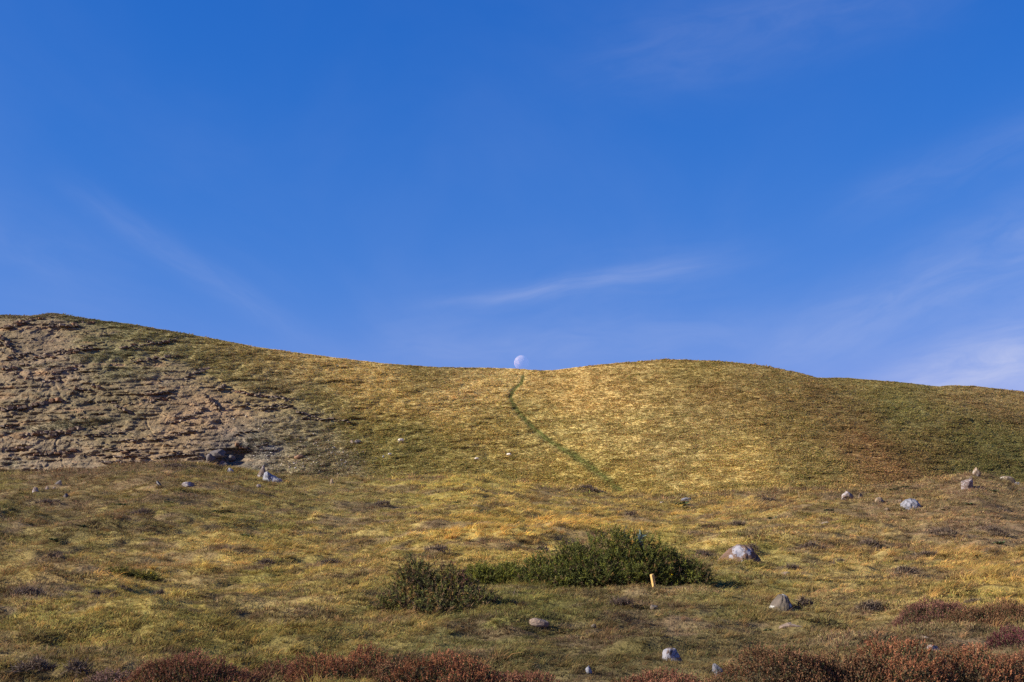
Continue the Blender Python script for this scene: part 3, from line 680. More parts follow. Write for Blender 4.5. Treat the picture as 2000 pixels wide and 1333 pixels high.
# ------------------------------------------------------------------ crag ledges (pieces of the hillside) and scree
lv = []
for k in range(10):
    me = boulder_mesh('rock_ledge', (1, 1, 1), 300+k, (R_CRAG, R_CRAG, R_CRAG2, R_CRAG, R_CRAG3)[k % 5], 0, .0, 0, 0, 1)
    r = np.random.default_rng(900+k); bm = bmesh.new(); bmesh.ops.create_cube(bm, size=1.0)
    bmesh.ops.bevel(bm, geom=bm.edges[:], offset=.07, segments=1, affect='EDGES')
    for vtx in bm.verts: vtx.co += Vector(r.normal(0, .055, 3)); vtx.co.x += vtx.co.z*r.uniform(-.05, .05)
    bm.to_mesh(me); bm.free(); lv.append(me)
LEDGES = [((15,640),(68,622),16,10,6),((95,640),(182,631),16,9,6),((60,626),(100,622),5,7,4),((65,702),(180,680),24,9,5),((90,694),(175,675),14,9,4),((0,655),(30,690),10,9,7),((20,700),(60,690),8,7,5),((100,730),(160,716),14,10,7),((0,722),(60,716),9,9,6),
((233,682),(345,666),20,8,4),((290,672),(345,664),10,7,4),((255,708),(345,694),18,8,4),((363,738),(412,718),14,9,4),((365,728),(400,722),7,8,4),((285,770),(330,766),9,9,5),((285,787),(335,776),9,9,5),((425,762),(440,752),4,9,7),((450,765),(575,782),26,9,5),
((465,790),(575,797),18,11,3),((580,805),(620,815),10,8,4),((590,818),(690,824),18,8,3),((505,800),(560,788),7,9,3),((0,800),(60,796),14,10,7),((60,795),(120,780),14,11,8),((0,835),(45,836),9,11,4),((40,850),(120,842),16,10,6),((100,852),(160,838),12,9,6),
((0,880),(60,875),12,10,6),((60,890),(150,880),16,10,6),((165,850),(240,846),14,9,4),((200,880),(290,882),13,14,3),((195,890),(290,892),12,15,4),((190,902),(285,903),13,14,5),((285,905),(310,900),5,8,6),((240,862),(280,858),6,9,4),((300,860),(390,840),14,8,4),
((330,830),(400,800),16,8,5),((300,895),(390,885),14,9,3),((463,870),(482,878),8,8,5),((502,873),(520,868),4,10,3),((400,770),(430,800),8,8,6),((220,790),(260,810),8,8,5),((460,850),(500,840),6,8,3),((30,740),(120,745),10,9,5),((130,765),(200,755),9,9,5)]
spots = []
for (a, b, n, w, h) in LEDGES:
    for k in range(n):
        t = (k+rng.uniform(.1, .9))/n; spots.append((a[0]+(b[0]-a[0])*t, a[1]+(b[1]-a[1])*t+rng.normal(0, 1.6), w*rng.uniform(.55, 1.5), h*rng.uniform(.6, 1.3)))
spots = [s for s in spots]
spots.sort(key=lambda s: -s[2]*s[3])
sp_xy = np.array(spots); pos, *_ = hill_pos(sp_xy[:, 0], sp_xy[:, 1])
rest_V, rest_F, nv = [], [], 0
def box_geo(me):
    v = np.array([x.co[:] for x in me.vertices]); bmx = bmesh.new(); bmx.from_mesh(me); bmesh.ops.triangulate(bmx, faces=bmx.faces[:])
    f = np.array([[q.index for q in fc.verts] for fc in bmx.faces]); bmx.free(); return v, f
bgeo = [box_geo(m_) for m_ in lv]
for i, (px, row, w, h) in enumerate(spots):
    p = pos[i]; s = p[1]/F; k = int(rng.integers(0, 10)); R_ = Euler((rng.normal(0, .08), rng.normal(0, .06)-.03, rng.normal(.1, .25)))
    S = np.array([w*s*.8, rng.uniform(1.2, 2.2), h*s*.72]); loc = np.array([p[0], p[1]-rng.uniform(-.5, .15), p[2]])
    if i < 290:
        o = link('rock_ledge', lv[k], parent=hill); o.location = loc; o.rotation_euler = R_; o.scale = S
    else:
        v_, f_ = bgeo[k]; v2 = (v_*S)@np.array(R_.to_matrix()).T+loc; rest_V.append(v2); rest_F.append(f_+nv); nv += len(v2)
# many smaller broken blocks over the crag, and pale scree on the slope under it
n = 700; qx = rng.uniform(-60, 700, n); qr = rng.uniform(615, 935, n); keep = rng.random(n) < rock_mask(qx, qr)**1.5*.9
qx, qr = qx[keep], qr[keep]; pq, *_ = hill_pos(qx, qr)
for i in range(len(qx)):
    v_, f_ = bgeo[int(rng.integers(0, 10))]; s = pq[i][1]/F
    S = np.array([rng.gamma(3, .8)*s, rng.uniform(.4, .9), rng.gamma(3, .5)*s]); R_ = Euler((rng.normal(0, .1), rng.normal(0, .06)-.03, rng.normal(0, .3)))
    v2 = (v_*S)@np.array(R_.to_matrix()).T+pq[i]-np.array([0, rng.uniform(-.1, .3), 0]); rest_V.append(v2); rest_F.append(f_+nv); nv += len(v2)
nb1 = sum(len(v_) for v_ in rest_V)
rm = mesh_np('broken_rock', np.concatenate(rest_V), np.concatenate(rest_F), False, R_CRAG2); o = link('broken_rock', rm, parent=hill); tag(o, kind='stuff')
sV, sF, nv = [], [], 0
SC = [(600,905,70,8,60),(655,885,45,6,50),(690,905,40,8,40),(640,922,60,6,50),(560,915,50,6,40),(520,890,40,12,30),(700,880,30,6,16),(590,930,60,5,36),(380,905,60,10,30),(620,880,80,25,120),(500,830,60,20,30)]
for (a, b, rx, ry, n) in SC:
    for k in range(n):
        x_, r_ = rng.normal(a, rx*.5), rng.normal(b, ry*.5); p = np.array(hill_at(x_, r_)); s = p[1]/F; v_, f_ = bgeo[int(rng.integers(0, 10))]
        S = np.array([rng.gamma(3, .9), rng.gamma(3, .8), rng.gamma(3, .75)])*s*.75; R_ = Euler((rng.normal(0, .5), rng.normal(0, .4), rng.uniform(0, 6)))
        v2 = (v_*S)@np.array(R_.to_matrix()).T+p; sV.append(v2); sF.append(f_+nv); nv += len(v2)
sc_m = mesh_np('scree', np.concatenate(sV), np.concatenate(sF), False, rock_mat('scree_stone', (.16, .125, .09), (.28, .235, .18), (.36, .33, .28), .5, .2, .5, .1)); o = link('scree', sc_m); tag(o, kind='stuff')

# ------------------------------------------------------------------ animals
def skin_mesh(name, verts, edges, radii, mat, sub=2, root=0):
    me = bpy.data.meshes.new(name+'_skeleton'); me.from_pydata(verts, edges, []); o = bpy.data.objects.new(name, me); C.objects.link(o)
    md = o.modifiers.new('skin', 'SKIN'); 
    for i, r in enumerate(radii):
        sv = me.skin_vertices[0].data[i]; sv.radius = (r, r) if not isinstance(r, tuple) else r; sv.use_root = (i == root)
    ss = o.modifiers.new('sub', 'SUBSURF'); ss.levels = sub; ss.render_levels = sub
    dg = bpy.context.evaluated_depsgraph_get(); dg.update(); ev = o.evaluated_get(dg); m2 = bpy.data.meshes.new_from_object(ev)
    bpy.data.objects.remove(o); m2.name = name; m2.materials.clear(); m2.materials.append(mat)
    for p_ in m2.polygons: p_.use_smooth = True
    return m2
M_WOOL = plain_mat('wool', (.62, .56, .46), 1, 12, .3); M_FACE = plain_mat('dark_face', (.06, .05, .045), .9); M_BLACK = plain_mat('black_feather', (.012, .012, .015), .5)
M_LEG = plain_mat('sheep_leg', (.16, .13, .11), .9)
def sheep(px, row, length_px, face, grazing, lying, label):
    p = hill_at(px, row); s = p.y/F*length_px/1.25; r = empty('sheep', p); r.rotation_euler = (0, 0, face); r.scale = (s, s, s)
    tag(r, label, 'sheep', 'sheep on the far hillside')
    zb = .58 if not lying else .28
    V = [(-.48, 0, zb+.02), (-.3, 0, zb+.03), (0, 0, zb), (.3, 0, zb+.02), (.46, 0, zb+.06)]
    hx, hz = (.66, zb+.24) if not grazing else (.74, .14)
    V += [(.56, 0, (zb+.06+hz)/2+.02)]; E = [(0, 1), (1, 2), (2, 3), (3, 4), (4, 5)]; Rr = [.16, .27, .30, .27, .20, .11]
    V.append((-.60, 0, zb-.12)); E.append((0, 6)); Rr.append(.05)
    me = skin_mesh('fleece', V, E, Rr, M_WOOL, 2, 2); link('fleece', me, r)
    d = Vector((.16, 0, -.12 if grazing else -.05))
    hV = [(hx-.1, 0, hz+.03), (hx, 0, hz), (hx+d.x, 0, hz+d.z)]; hE = [(0, 1), (1, 2)]; hR = [.085, .09, .05]
    hV += [(hx-.04, .13, hz+.06), (hx-.04, -.13, hz+.06)]; hE += [(1, 3), (1, 4)]; hR += [.03, .03]
    link('head', skin_mesh('head', hV, hE, hR, M_FACE, 1, 1), r)
    if not lying:
        lm = skin_mesh('leg', [(0, 0, .42), (.02, 0, .22), (0, 0, .0)], [(0, 1), (1, 2)], [.07, .045, .04], M_LEG, 1, 0)
        for lx in (-.36, .32):
            for ly in (-.13, .13):
                l = link('leg', lm, r); l.location = (lx, ly, 0)
sheep(783, 866, 13, .25, True, False, 'grazing white sheep with a dark face, highest of those on the far slope')
sheep(761, 891, 8, .5, False, False, 'standing white sheep below and left of the grazing one with the dark face')
sheep(931, 898, 9, .1, False, True, 'white sheep lying in the grass, the lower of the pair left of the footpath')
sheep(994, 890, 10, 2.9, False, True, 'white sheep lying nearest to the footpath, the upper of the pair left of it')
g = ground_at(309, 955)
crow = empty('crow', (g.x, g.y, g.z+.03)); tag(crow, 'black crow standing upright on the left crest above a small stone', 'bird'); crow.rotation_euler = (0, 0, 2.6); 
link('body', skin_mesh('body', [(-.20, 0, .10), (-.08, 0, .17), (.03, 0, .25), (.08, 0, .33), (.11, 0, .385)], [(0, 1), (1, 2), (2, 3), (3, 4)], [(.02, .05), .07, .085, .055, .045], M_BLACK, 2, 2), crow)
link('beak', skin_mesh('beak', [(.14, 0, .385), (.21, 0, .37)], [(0, 1)], [.018, .006], M_BLACK, 1, 0), crow)
lm = skin_mesh('leg', [(0, 0, .16), (0, 0, .02), (.04, 0, .0)], [(0, 1), (1, 2)], [.012, .009, .008], M_BLACK, 1, 0)
for y_ in (-.035, .035): l = link('leg', lm, crow); l.location = (.01, y_, 0)
for y_ in (-.06, .06):
    wm = skin_mesh('wing', [(.06, 0, .28), (-.06, 0, .2), (-.2, 0, .10)], [(0, 1), (1, 2)], [(.03, .05), (.025, .06), (.01, .02)], M_BLACK, 1, 1); l = link('wing', wm, crow); l.location = (0, y_, 0)

# ------------------------------------------------------------------ wooden peg
gy_ = ground_at(1194, 1150).y-.75; g = Vector(((1273-1000)/F*gy_, gy_, float(fg_z((1273-1000)/F*gy_, gy_))))
bm = bmesh.new(); bmesh.ops.create_cube(bm, size=1.0); bmesh.ops.bevel(bm, geom=bm.edges[:], offset=.06, segments=1, affect='EDGES')
for vtx in bm.verts:
    vtx.co.x *= .068; vtx.co.y *= .068; vtx.co.z *= .34
me = bpy.data.meshes.new('wooden_peg'); bm.to_mesh(me); bm.free(); me.materials.append(plain_mat('yellow_wood', (.50, .33, .11), .8, 22, .45))
peg = link('wooden_peg', me, loc=(g.x-.02, g.y-.1, g.z+.09)); CLEAR.append((g.x, g.y-.35, .32)); peg.rotation_euler = (.05, -.26, .55); tag(peg, 'short yellow wooden peg leaning left in front of the big gorse bush', 'wooden peg')

# ------------------------------------------------------------------ gorse
def pack(parts):
    V, Fq, Cc, n = [], [], [], 0
    for v_, f_, c_ in parts: V.append(v_); Fq.append(f_+n); Cc.append(c_); n += len(v_)
    return np.concatenate(V), np.concatenate(Fq), np.concatenate(Cc)
def spikes(root, d, n_per, ln_ax, ln, wd, col, cvar=.3):
    """shoots: spines set round an axis"""
    m_ = len(root); rt = np.repeat(root, n_per, 0); dd = np.repeat(d, n_per, 0); t = rng.random(m_*n_per)
    base = rt+dd*(t*np.repeat(ln_ax, n_per))[:, None]
    sd_ = unit(rng.normal(0, 1, (m_*n_per, 3))+dd*.6+np.array([0, 0, .3]))
    l = ln*rng.uniform(.6, 1.3, m_*n_per); side = unit(np.cross(sd_, rng.normal(0, 1, (m_*n_per, 3))))*(wd*.5)
    V = np.stack([base-side, base+side, base+sd_*l[:, None]], 1).reshape(-1, 3)
    Fq = np.arange(len(V)).reshape(-1, 3)
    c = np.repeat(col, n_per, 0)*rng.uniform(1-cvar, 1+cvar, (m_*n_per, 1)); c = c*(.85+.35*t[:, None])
    return V, Fq, np.repeat(c, 3, 0)
def bush(name, lobes, label, base_row, n_shoots, col, flowers=30, dens=1.0, dead=.12, back=0.0, group='gorse bushes in the middle of the foreground'):
    cxp = sum(l[0] for l in lobes)/len(lobes); g0 = ground_at(cxp, base_row); r0 = empty(name, g0); tag(r0, label, 'gorse bush', group)
    tot = sum(l[2]*l[3] for l in lobes); parts = []; fl = []; st = []
    for (lx, top, rx, hh, dy, dp) in lobes:
        dy = dy+back
        s = (g0.y+dy)/F; gx = (lx-1000)/F*(g0.y+dy); gz = float(fg_z(gx, g0.y+dy, False))
        cz = gz; RX = rx*s; RZ = hh*s; RY = dp
        n = int(n_shoots*rx*hh/tot)
        a = rng.random(n)*6.283; ct = rng.random(n)**.8; stn = np.sqrt(1-ct**2)
        dirn = np.stack([stn*np.cos(a), stn*np.sin(a), ct], -1)
        lf = fbm(a*2.6+lx, ct*5, int(lx), 3); lump = 1+.55*lf+.07*rng.normal(0, 1, n)
        rad = np.where(rng.random(n) < .72, rng.uniform(.82, 1.0, n), rng.uniform(.35, .85, n))*lump
        pt = dirn*np.array([RX, RY, RZ])*rad[:, None]+np.array([gx-g0.x, dy, cz-g0.z])
        gzz = fg_z(pt[:, 0]+g0.x, pt[:, 1]+g0.y, False)-g0.z; pt[:, 2] = np.maximum(pt[:, 2], gzz+.02)
        ax = unit(dirn*np.array([1, 1, .8])+np.array([0, 0, .3])+rng.normal(0, .3, (n, 3)))
        cc = np.array(col)*np.ones((n, 3))*(1+.35*fbm(pt[:, 0]*3, pt[:, 2]*5, 77, 2)+.3*lf)[:, None]
        dd = rng.random(n) < dead; cc[dd] = np.array([.16, .11, .06])
        yl = (rng.random(n) < .3); cc[yl] *= np.array([1.6, 1.5, 1.0])
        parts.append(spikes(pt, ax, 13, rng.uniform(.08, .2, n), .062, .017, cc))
        k = max(1, int(flowers*rx*hh/tot)); sel = rng.choice(n, k); fl.append((pt[sel]+ax[sel]*.1, k))
        ns = 26 if dead > .2 else 14; e = unit(rng.normal(0, 1, (ns, 3))+np.array([0, 0, 1.2])); e[:, 2] = np.abs(e[:, 2])
        st.append(blades(np.tile([gx-g0.x, dy, cz-g0.z-.05], (ns, 1))+rng.normal(0, 1, (ns, 3))*np.array([RX*.4, RY*.3, 0]), e, np.full(ns, RZ*1.25)*rng.uniform(.7, 1.1, ns), np.full(ns, .022), rng.normal(0, .3, (ns, 3))))
        CLEAR.append((gx, g0.y+dy, RX*.7))
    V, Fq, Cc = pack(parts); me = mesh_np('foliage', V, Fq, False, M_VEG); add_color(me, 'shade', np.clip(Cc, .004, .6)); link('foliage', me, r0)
    V, Fq, Cc = pack([(a_, b_, np.full((len(a_), 3), 1.0)*np.array([.17, .12, .08])) for a_, b_ in st]); me = mesh_np('stems', V, Fq, False, M_VEG); add_color(me, 'shade', Cc); tag(link('stems', me, r0), kind='stuff')
    if flowers:
        pts = np.concatenate([f_[0] for f_ in fl]); V, Fq, Cc = spikes(pts, np.tile([0, 0, 1.0], (len(pts), 1)), 5, np.full(len(pts), .02), .035, .03, np.tile([.75, .55, .02], (len(pts), 1)))
        me = mesh_np('flowers', V, Fq, False, M_VEG); add_color(me, 'shade', Cc); o_ = link('flowers', me, r0); tag(o_, kind='stuff')
    return r0
GC = (.100, .112, .034)
bush('gorse_bush', [(1065,1060,50,50,.2,.7),(1130,1050,56,70,.3,.8),(1200,1040,60,86,.4,.9),(1258,1048,56,76,.4,.8),(1308,1070,38,54,.3,.7),(1348,1095,36,38,.1,.6),(1040,1085,32,38,0,.5),(1165,1090,70,46,-.3,.5),(1250,1090,66,42,-.3,.4),(1100,1090,50,36,-.3,.4)],
     'largest gorse bush, dense dark green dome with a few yellow flowers beside the wooden peg', 1150, 10000, GC, 46, back=.3)
bush('gorse_bush', [(812,1090,34,74,.2,.45),(880,1100,26,66,.2,.4),(800,1130,46,40,0,.5),(850,1125,50,45,.1,.5),(900,1110,40,50,.3,.5),(870,1150,60,34,-.4,.5),(920,1160,34,30,-.5,.4),(790,1160,34,34,-.5,.4),(765,1165,24,24,-.5,.3),(945,1140,30,34,-.1,.4),(840,1180,40,20,-.9,.3)],
     'straggly left gorse with bare brown twigs sticking up through thin foliage', 1190, 3000, (.10, .105, .04), 0, dead=.35)
bush('gorse_bush', [(940,1112,34,34,.1,.5),(980,1118,38,34,.1,.5),(1000,1125,30,32,0,.4)],
     'low yellow-green gorse growth filling the gap between the straggly bush and the large bush', 1146, 1700, (.125, .135, .036), 6, dead=.08)
bush('gorse_bush', [(205,1112,20,11,0,.3),(250,1108,34,13,0,.35),(295,1112,22,9,0,.3)],
     'low flat gorse mat alone in the grass of the left slope', 1132, 600, (.13, .125, .04), 4, dead=.05, group='gorse bushes in the middle of the foreground')
# bare twigs of the straggly gorse
def twig_plant(name, px, row, hpx, col, label, cat, n=7, at=None, leaf=None, group=None, spread=.35, nleaf=0, leafcol=(.1, .12, .05), wd=.014):
    g = ground_at(px, row) if at is None else Vector(((px-1000)/F*at, at, float(fg_z((px-1000)/F*at, at)))); h = hpx*g.y/F; r = empty(name, g); tag(r, label, cat, group)
    d = unit(rng.normal(0, spread, (n, 3))+np.array([0, 0, 1])); ln = h*rng.uniform(.6, 1.15, n)
    V, Fq = blades(rng.normal(0, .03, (n, 3))*np.array([1, 1, 0]), d, ln, np.full(n, wd*g.y/30), rng.normal(0, .25, (n, 3)))
    me = mesh_np('stem', V, Fq, False, M_VEG); add_color(me, 'shade', np.array(col)); link('stem', me, r)
    if nleaf:
        k = rng.integers(0, n, nleaf); t = rng.uniform(.35, 1, nleaf); rt = d[k]*(ln[k]*t)[:, None]*.9
        V, Fq, Cc = spikes(rt, unit(d[k]+rng.normal(0, .5, (nleaf, 3))), 5, np.full(nleaf, h*.12), h*.12, h*.05, np.tile(leafcol, (nleaf, 1)))
        me = mesh_np('leaves', V, Fq, False, M_VEG); add_color(me, 'shade', Cc); link('leaves', me, r)
    return r
twig_plant('gorse_seedling', 822, 1150, 72, at=ground_at(850, 1190).y+.3, col=(.13, .09, .06), label='tall dark spiky shoot rising above the left gorse', cat='shrub', n=8, spread=.5, nleaf=90, leafcol=(.05, .06, .025))
twig_plant('dead_shrub', 862, 1150, 80, at=ground_at(850, 1190).y+.3, col=(.17, .09, .06), label='reddish dead branching twig behind the straggly gorse', cat='shrub', n=8, spread=.5)
twig_plant('dead_shrub', 886, 1140, 78, at=ground_at(850, 1190).y+.3, col=(.16, .08, .06), label='second reddish twig tuft at the top right of the straggly gorse', cat='shrub', n=8, spread=.5, nleaf=30, leafcol=(.14, .07, .05))
twig_plant('thistle', 1238, 1100, 103, at=ground_at(1194, 1150).y+.8, col= (.12, .09, .06), label='tall blue-grey thistle rising from the top of the big gorse', cat='thistle', n=5, spread=.16, nleaf=60, leafcol=(.14, .19, .17))
twig_plant('dry_stalk', 1041, 990, 20, (.25, .18, .1), 'forked dry brown stalk standing on the middle crest', 'stalk', 3, spread=.3)
twig_plant('dry_stalk', 1562, 976, 26, (.35, .26, .15), 'single thin straw-coloured stalk on the crest between the plants and the boulders', 'stalk', 2, spread=.06)
twig_plant('dry_stalk', 1003, 1166, 40, (.42, .32, .2), 'pale arching bramble stem right of the straggly gorse', 'stalk', 3, spread=.8)

# ------------------------------------------------------------------ heather
def heather(px, row, wpx, hpx, col, label, dn=1.0, dark=(.10, .085, .05)):
    g = ground_at(px, row); s = g.y/F; RX = wpx*s*.62; RZ = hpx*s*.84; RY = RX*.6
    r = empty('heather', g); tag(r, label, 'heather', 'heather clumps along the near edge of the slope')
    n = int(1350*RX*RY*3.3*dn)+300
    a = rng.random(n)*6.283; q = np.sqrt(rng.random(n)); x = q*np.cos(a); y = q*np.sin(a)
    edge = 1+.25*fbm(a*1.2+px, a*0, int(px), 2)
    hz = np.sqrt(np.maximum(1-q**2, 0))*(1+.55*fbm(x*2.6*RX*1.4+px, y*3, int(row), 3))
    pt = np.stack([x*RX*edge, y*RY*edge, hz*RZ*1.0], -1); pt[:, 2] += fg_z(pt[:, 0]+g.x, pt[:, 1]+g.y, False)-g.z-.05
    d = unit(np.stack([x*.6, y*.6, np.full(n, 1.0)], -1)+rng.normal(0, .22, (n, 3)))
    cl = fbm(pt[:, 0]*3.2, pt[:, 1]*3.2, 5, 3)
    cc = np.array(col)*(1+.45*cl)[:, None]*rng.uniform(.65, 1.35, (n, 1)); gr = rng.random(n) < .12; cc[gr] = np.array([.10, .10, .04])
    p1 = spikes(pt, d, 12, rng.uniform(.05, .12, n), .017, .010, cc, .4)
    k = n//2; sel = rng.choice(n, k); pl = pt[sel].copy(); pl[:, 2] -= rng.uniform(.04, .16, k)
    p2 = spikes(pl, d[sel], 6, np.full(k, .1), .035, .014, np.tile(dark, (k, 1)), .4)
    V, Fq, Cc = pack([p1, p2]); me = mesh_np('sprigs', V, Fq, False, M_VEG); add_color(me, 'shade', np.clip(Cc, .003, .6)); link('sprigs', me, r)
    CLEAR.append((g.x, g.y, RX*.6)); return r
RU = (.265, .118, .060); PK = (.225, .105, .062); BR = (.190, .104, .055); MG = (.13, .045, .05)
heather(375, 1352, 215, 72, PK, 'dusky pink-brown heather clump, leftmost of the low row at the bottom edge')
heather(300, 1350, 90, 40, PK, 'small dull heather tuft on the left side of the leftmost pink-brown clump')
heather(215, 1340, 70, 22, (.22, .14, .11), 'very low dark heather tuft at the far left of the bottom row', .7)
heather(560, 1352, 110, 50, PK, 'low heather clump filling the dip between the two left mounds')
heather(665, 1350, 210, 80, RU, 'rust-red heather mound left of centre at the bottom edge')
heather(760, 1352, 90, 58, BR, 'brown heather tuft on the right flank of the rust-red mound')
heather(868, 1352, 170, 72, RU, 'rusty heather mound just left of the centre of the bottom edge')
heather(1000, 1352, 130, 34, PK, 'low heather strip at the bottom centre, right of the rusty mound')
heather(1290, 1352, 150, 34, PK, 'low faded heather strip at the bottom edge between the two white stones')
heather(1530, 1356, 210, 82, BR, 'dark brown heather mound at the bottom edge, below the leaning boulder')
heather(1650, 1352, 130, 74, BR, 'brown heather joining the dark mound to the russet one at lower right')
heather(1745, 1345, 170, 88, RU, 'bright russet heather mound at lower right, below the flat tan slab')
heather(1915, 1350, 160, 82, RU, 'reddish heather mound in the bottom right corner')
heather(2030, 1350, 160, 80, PK, 'dusky heather cut off by the right edge at the bottom corner')
heather(1985, 1272, 100, 46, MG, 'magenta-flowered heather clump at the right edge')
heather(1815, 1226, 130, 46, (.20, .098, .072), 'wine-brown heather clump upper left in the right-hand group')
heather(1900, 1226, 90, 38, BR, 'brown heather joined to the right side of the wine-brown clump')
heather(1965, 1216, 110, 36, BR, 'low brown heather at the right edge above the magenta one')

# ------------------------------------------------------------------ low dead heather and leafy plants
def dead_clump(px, row, wpx, hpx, label, col=(.17, .130, .095)):
    g = ground_at(px, row); s = g.y/F; RX = wpx*s*.5; RZ = hpx*s; n = int(np.clip(200*wpx/40, 130, 700))
    a = rng.random(n)*6.283; q = rng.random(n)**.75*(.75+.3*np.sin(a*2+px)*.5+.15*np.sin(a*3+row)); x = q*np.cos(a); y = q*np.sin(a); rx = .55*RX; q = np.clip(q, 0, 1)
    pt = np.stack([x*RX, y*rx, np.sqrt(1-q*q)*RZ*(.6+.5*vn(x*4+px, y*4, 3))], -1); pt[:, 2] += fg_z(pt[:, 0]+g.x, pt[:, 1]+g.y, False)-g.z
    d = unit(np.stack([x, y, np.full(n, .5)], -1)+rng.normal(0, .5, (n, 3)))
    k = max(1.0, g.y/30)
    V, Fq = blades(pt-d*.05, d, rng.uniform(.08, .2, n)*k**.5, np.full(n, .012*k), rng.normal(0, .4, (n, 3)))
    me = mesh_np('dead_heather', V, Fq, False, M_VEG); c = np.array(col)*np.repeat(rng.uniform(.45, 1.5, (n, 1)), 5, 0); add_color(me, 'shade', c)
    o = link('dead_heather', me, loc=g); tag(o, label, 'dead heather', 'patches of dead grey-brown heather'); return o
DC = [(1770,1132,70,22,'purple-grey dead heather hummock in the gold grass of the right slope'),(855,1084,60,16,'long dark dead patch above the straggly gorse'),(1235,1016,34,14,'dark twiggy hump in the bright grass above the big gorse'),
(1375,1094,50,16,'dark dead growth at the left end of the biggest boulder'),(1470,1086,40,20,'dead twigs on the upper right side of the biggest boulder'),(1585,1082,70,20,'grey tangled dead heather right of the biggest boulder'),(1550,1118,50,12,'dark dead fringe overhanging the peeping brown stone'),
(1700,1072,60,14,'dead brown tuft behind the tall pale grass of the right slope'),(1810,1092,60,14,'dark diagonal dead streak in the yellow grass at right'),(1570,1196,50,24,'dark dead tangle in the shade of the leaning grey boulder'),(1700,1200,70,22,'dark dead hummock left of the wine-brown heather'),
(60,1172,110,20,'dark overhanging dead growth on the peat step at the left edge'),(190,1170,50,14,'small grey-brown dead patch right of the peat step'),(310,1170,40,14,'thin brown dead tuft in the middle of the left grass'),(105,1096,60,14,'grey-brown dead mound on the left slope above the peat step'),
(645,1108,60,14,'dark dead patch alone left above the straggly gorse'),(520,1110,50,16,'dark twiggy dead patch in the left middle slope'),(745,992,50,10,'wide dull dead patch under the middle of the near crest'),(240,1160,40,12,'brown dead scrap beside the small grey-brown patch'),
(1150,962,80,10,'long brown dead strip along the middle crest'),(1840,1050,90,16,'large brown dead spread in the upper right slope'),(1945,1050,80,18,'brown dead spread near the right edge, right of the large one'),(1640,1105,40,10,'small dead scrap right of the overhung stone'),
(1500,982,40,8,'brown dead line on the crest left of the boulders'),(90,990,70,14,'dark brown dead spread below the far left stones'),(280,1010,60,12,'dull brown dead spread under the crow'),(1440,1030,40,10,'dark tuft in pale grass above the biggest boulder'),
(1060,1080,40,10,'dark tuft at the upper left edge of the big gorse'),(70,1318,90,22,'dark mixed dead clump near the bottom left corner'),(150,1325,60,26,'very dark dead tuft left of the first heather'),(1215,1186,60,12,'grey dead scrap above the two small stones under the peg'),
(1900,1185,50,12,'dead brown scrap behind the right-hand heather'),(340,918,60,10,'brown dead streak on the left crest')]
for a in DC: dead_clump(a[0], a[1], a[2], a[3], a[4])
def rosette(px, row, wpx, label, col=(.055, .085, .035), hk=.7, n=26):
    g = ground_at(px, row); s = g.y/F; R_ = wpx*s*.5
    a = rng.random(n)*6.283; up = rng.uniform(.15, 1.1, n); d = unit(np.stack([np.cos(a), np.sin(a), up*hk], -1))
    rt = np.stack([np.cos(a)*R_*.3*rng.random(n)*2, np.sin(a)*R_*.3*rng.random(n), np.full(n, .0)], -1); rt[:, 2] = .03
    V, Fq = blades(rt, d, R_*rng.uniform(.5, 1.0, n), np.full(n, R_*.28), np.stack([rng.normal(0, .2, n), rng.normal(0, .2, n), np.full(n, -.3)], -1))
    me = mesh_np('thistle_rosette', V, Fq, False, M_VEG); add_color(me, 'shade', np.array(col)*np.repeat(rng.uniform(.5, 1.6, (n, 1)), 5, 0))
    o = link('thistle_rosette', me, loc=(g.x, g.y, g.z+.03)); tag(o, label, 'thistle plant', 'dark green thistle plants dotted over the slope'); return o
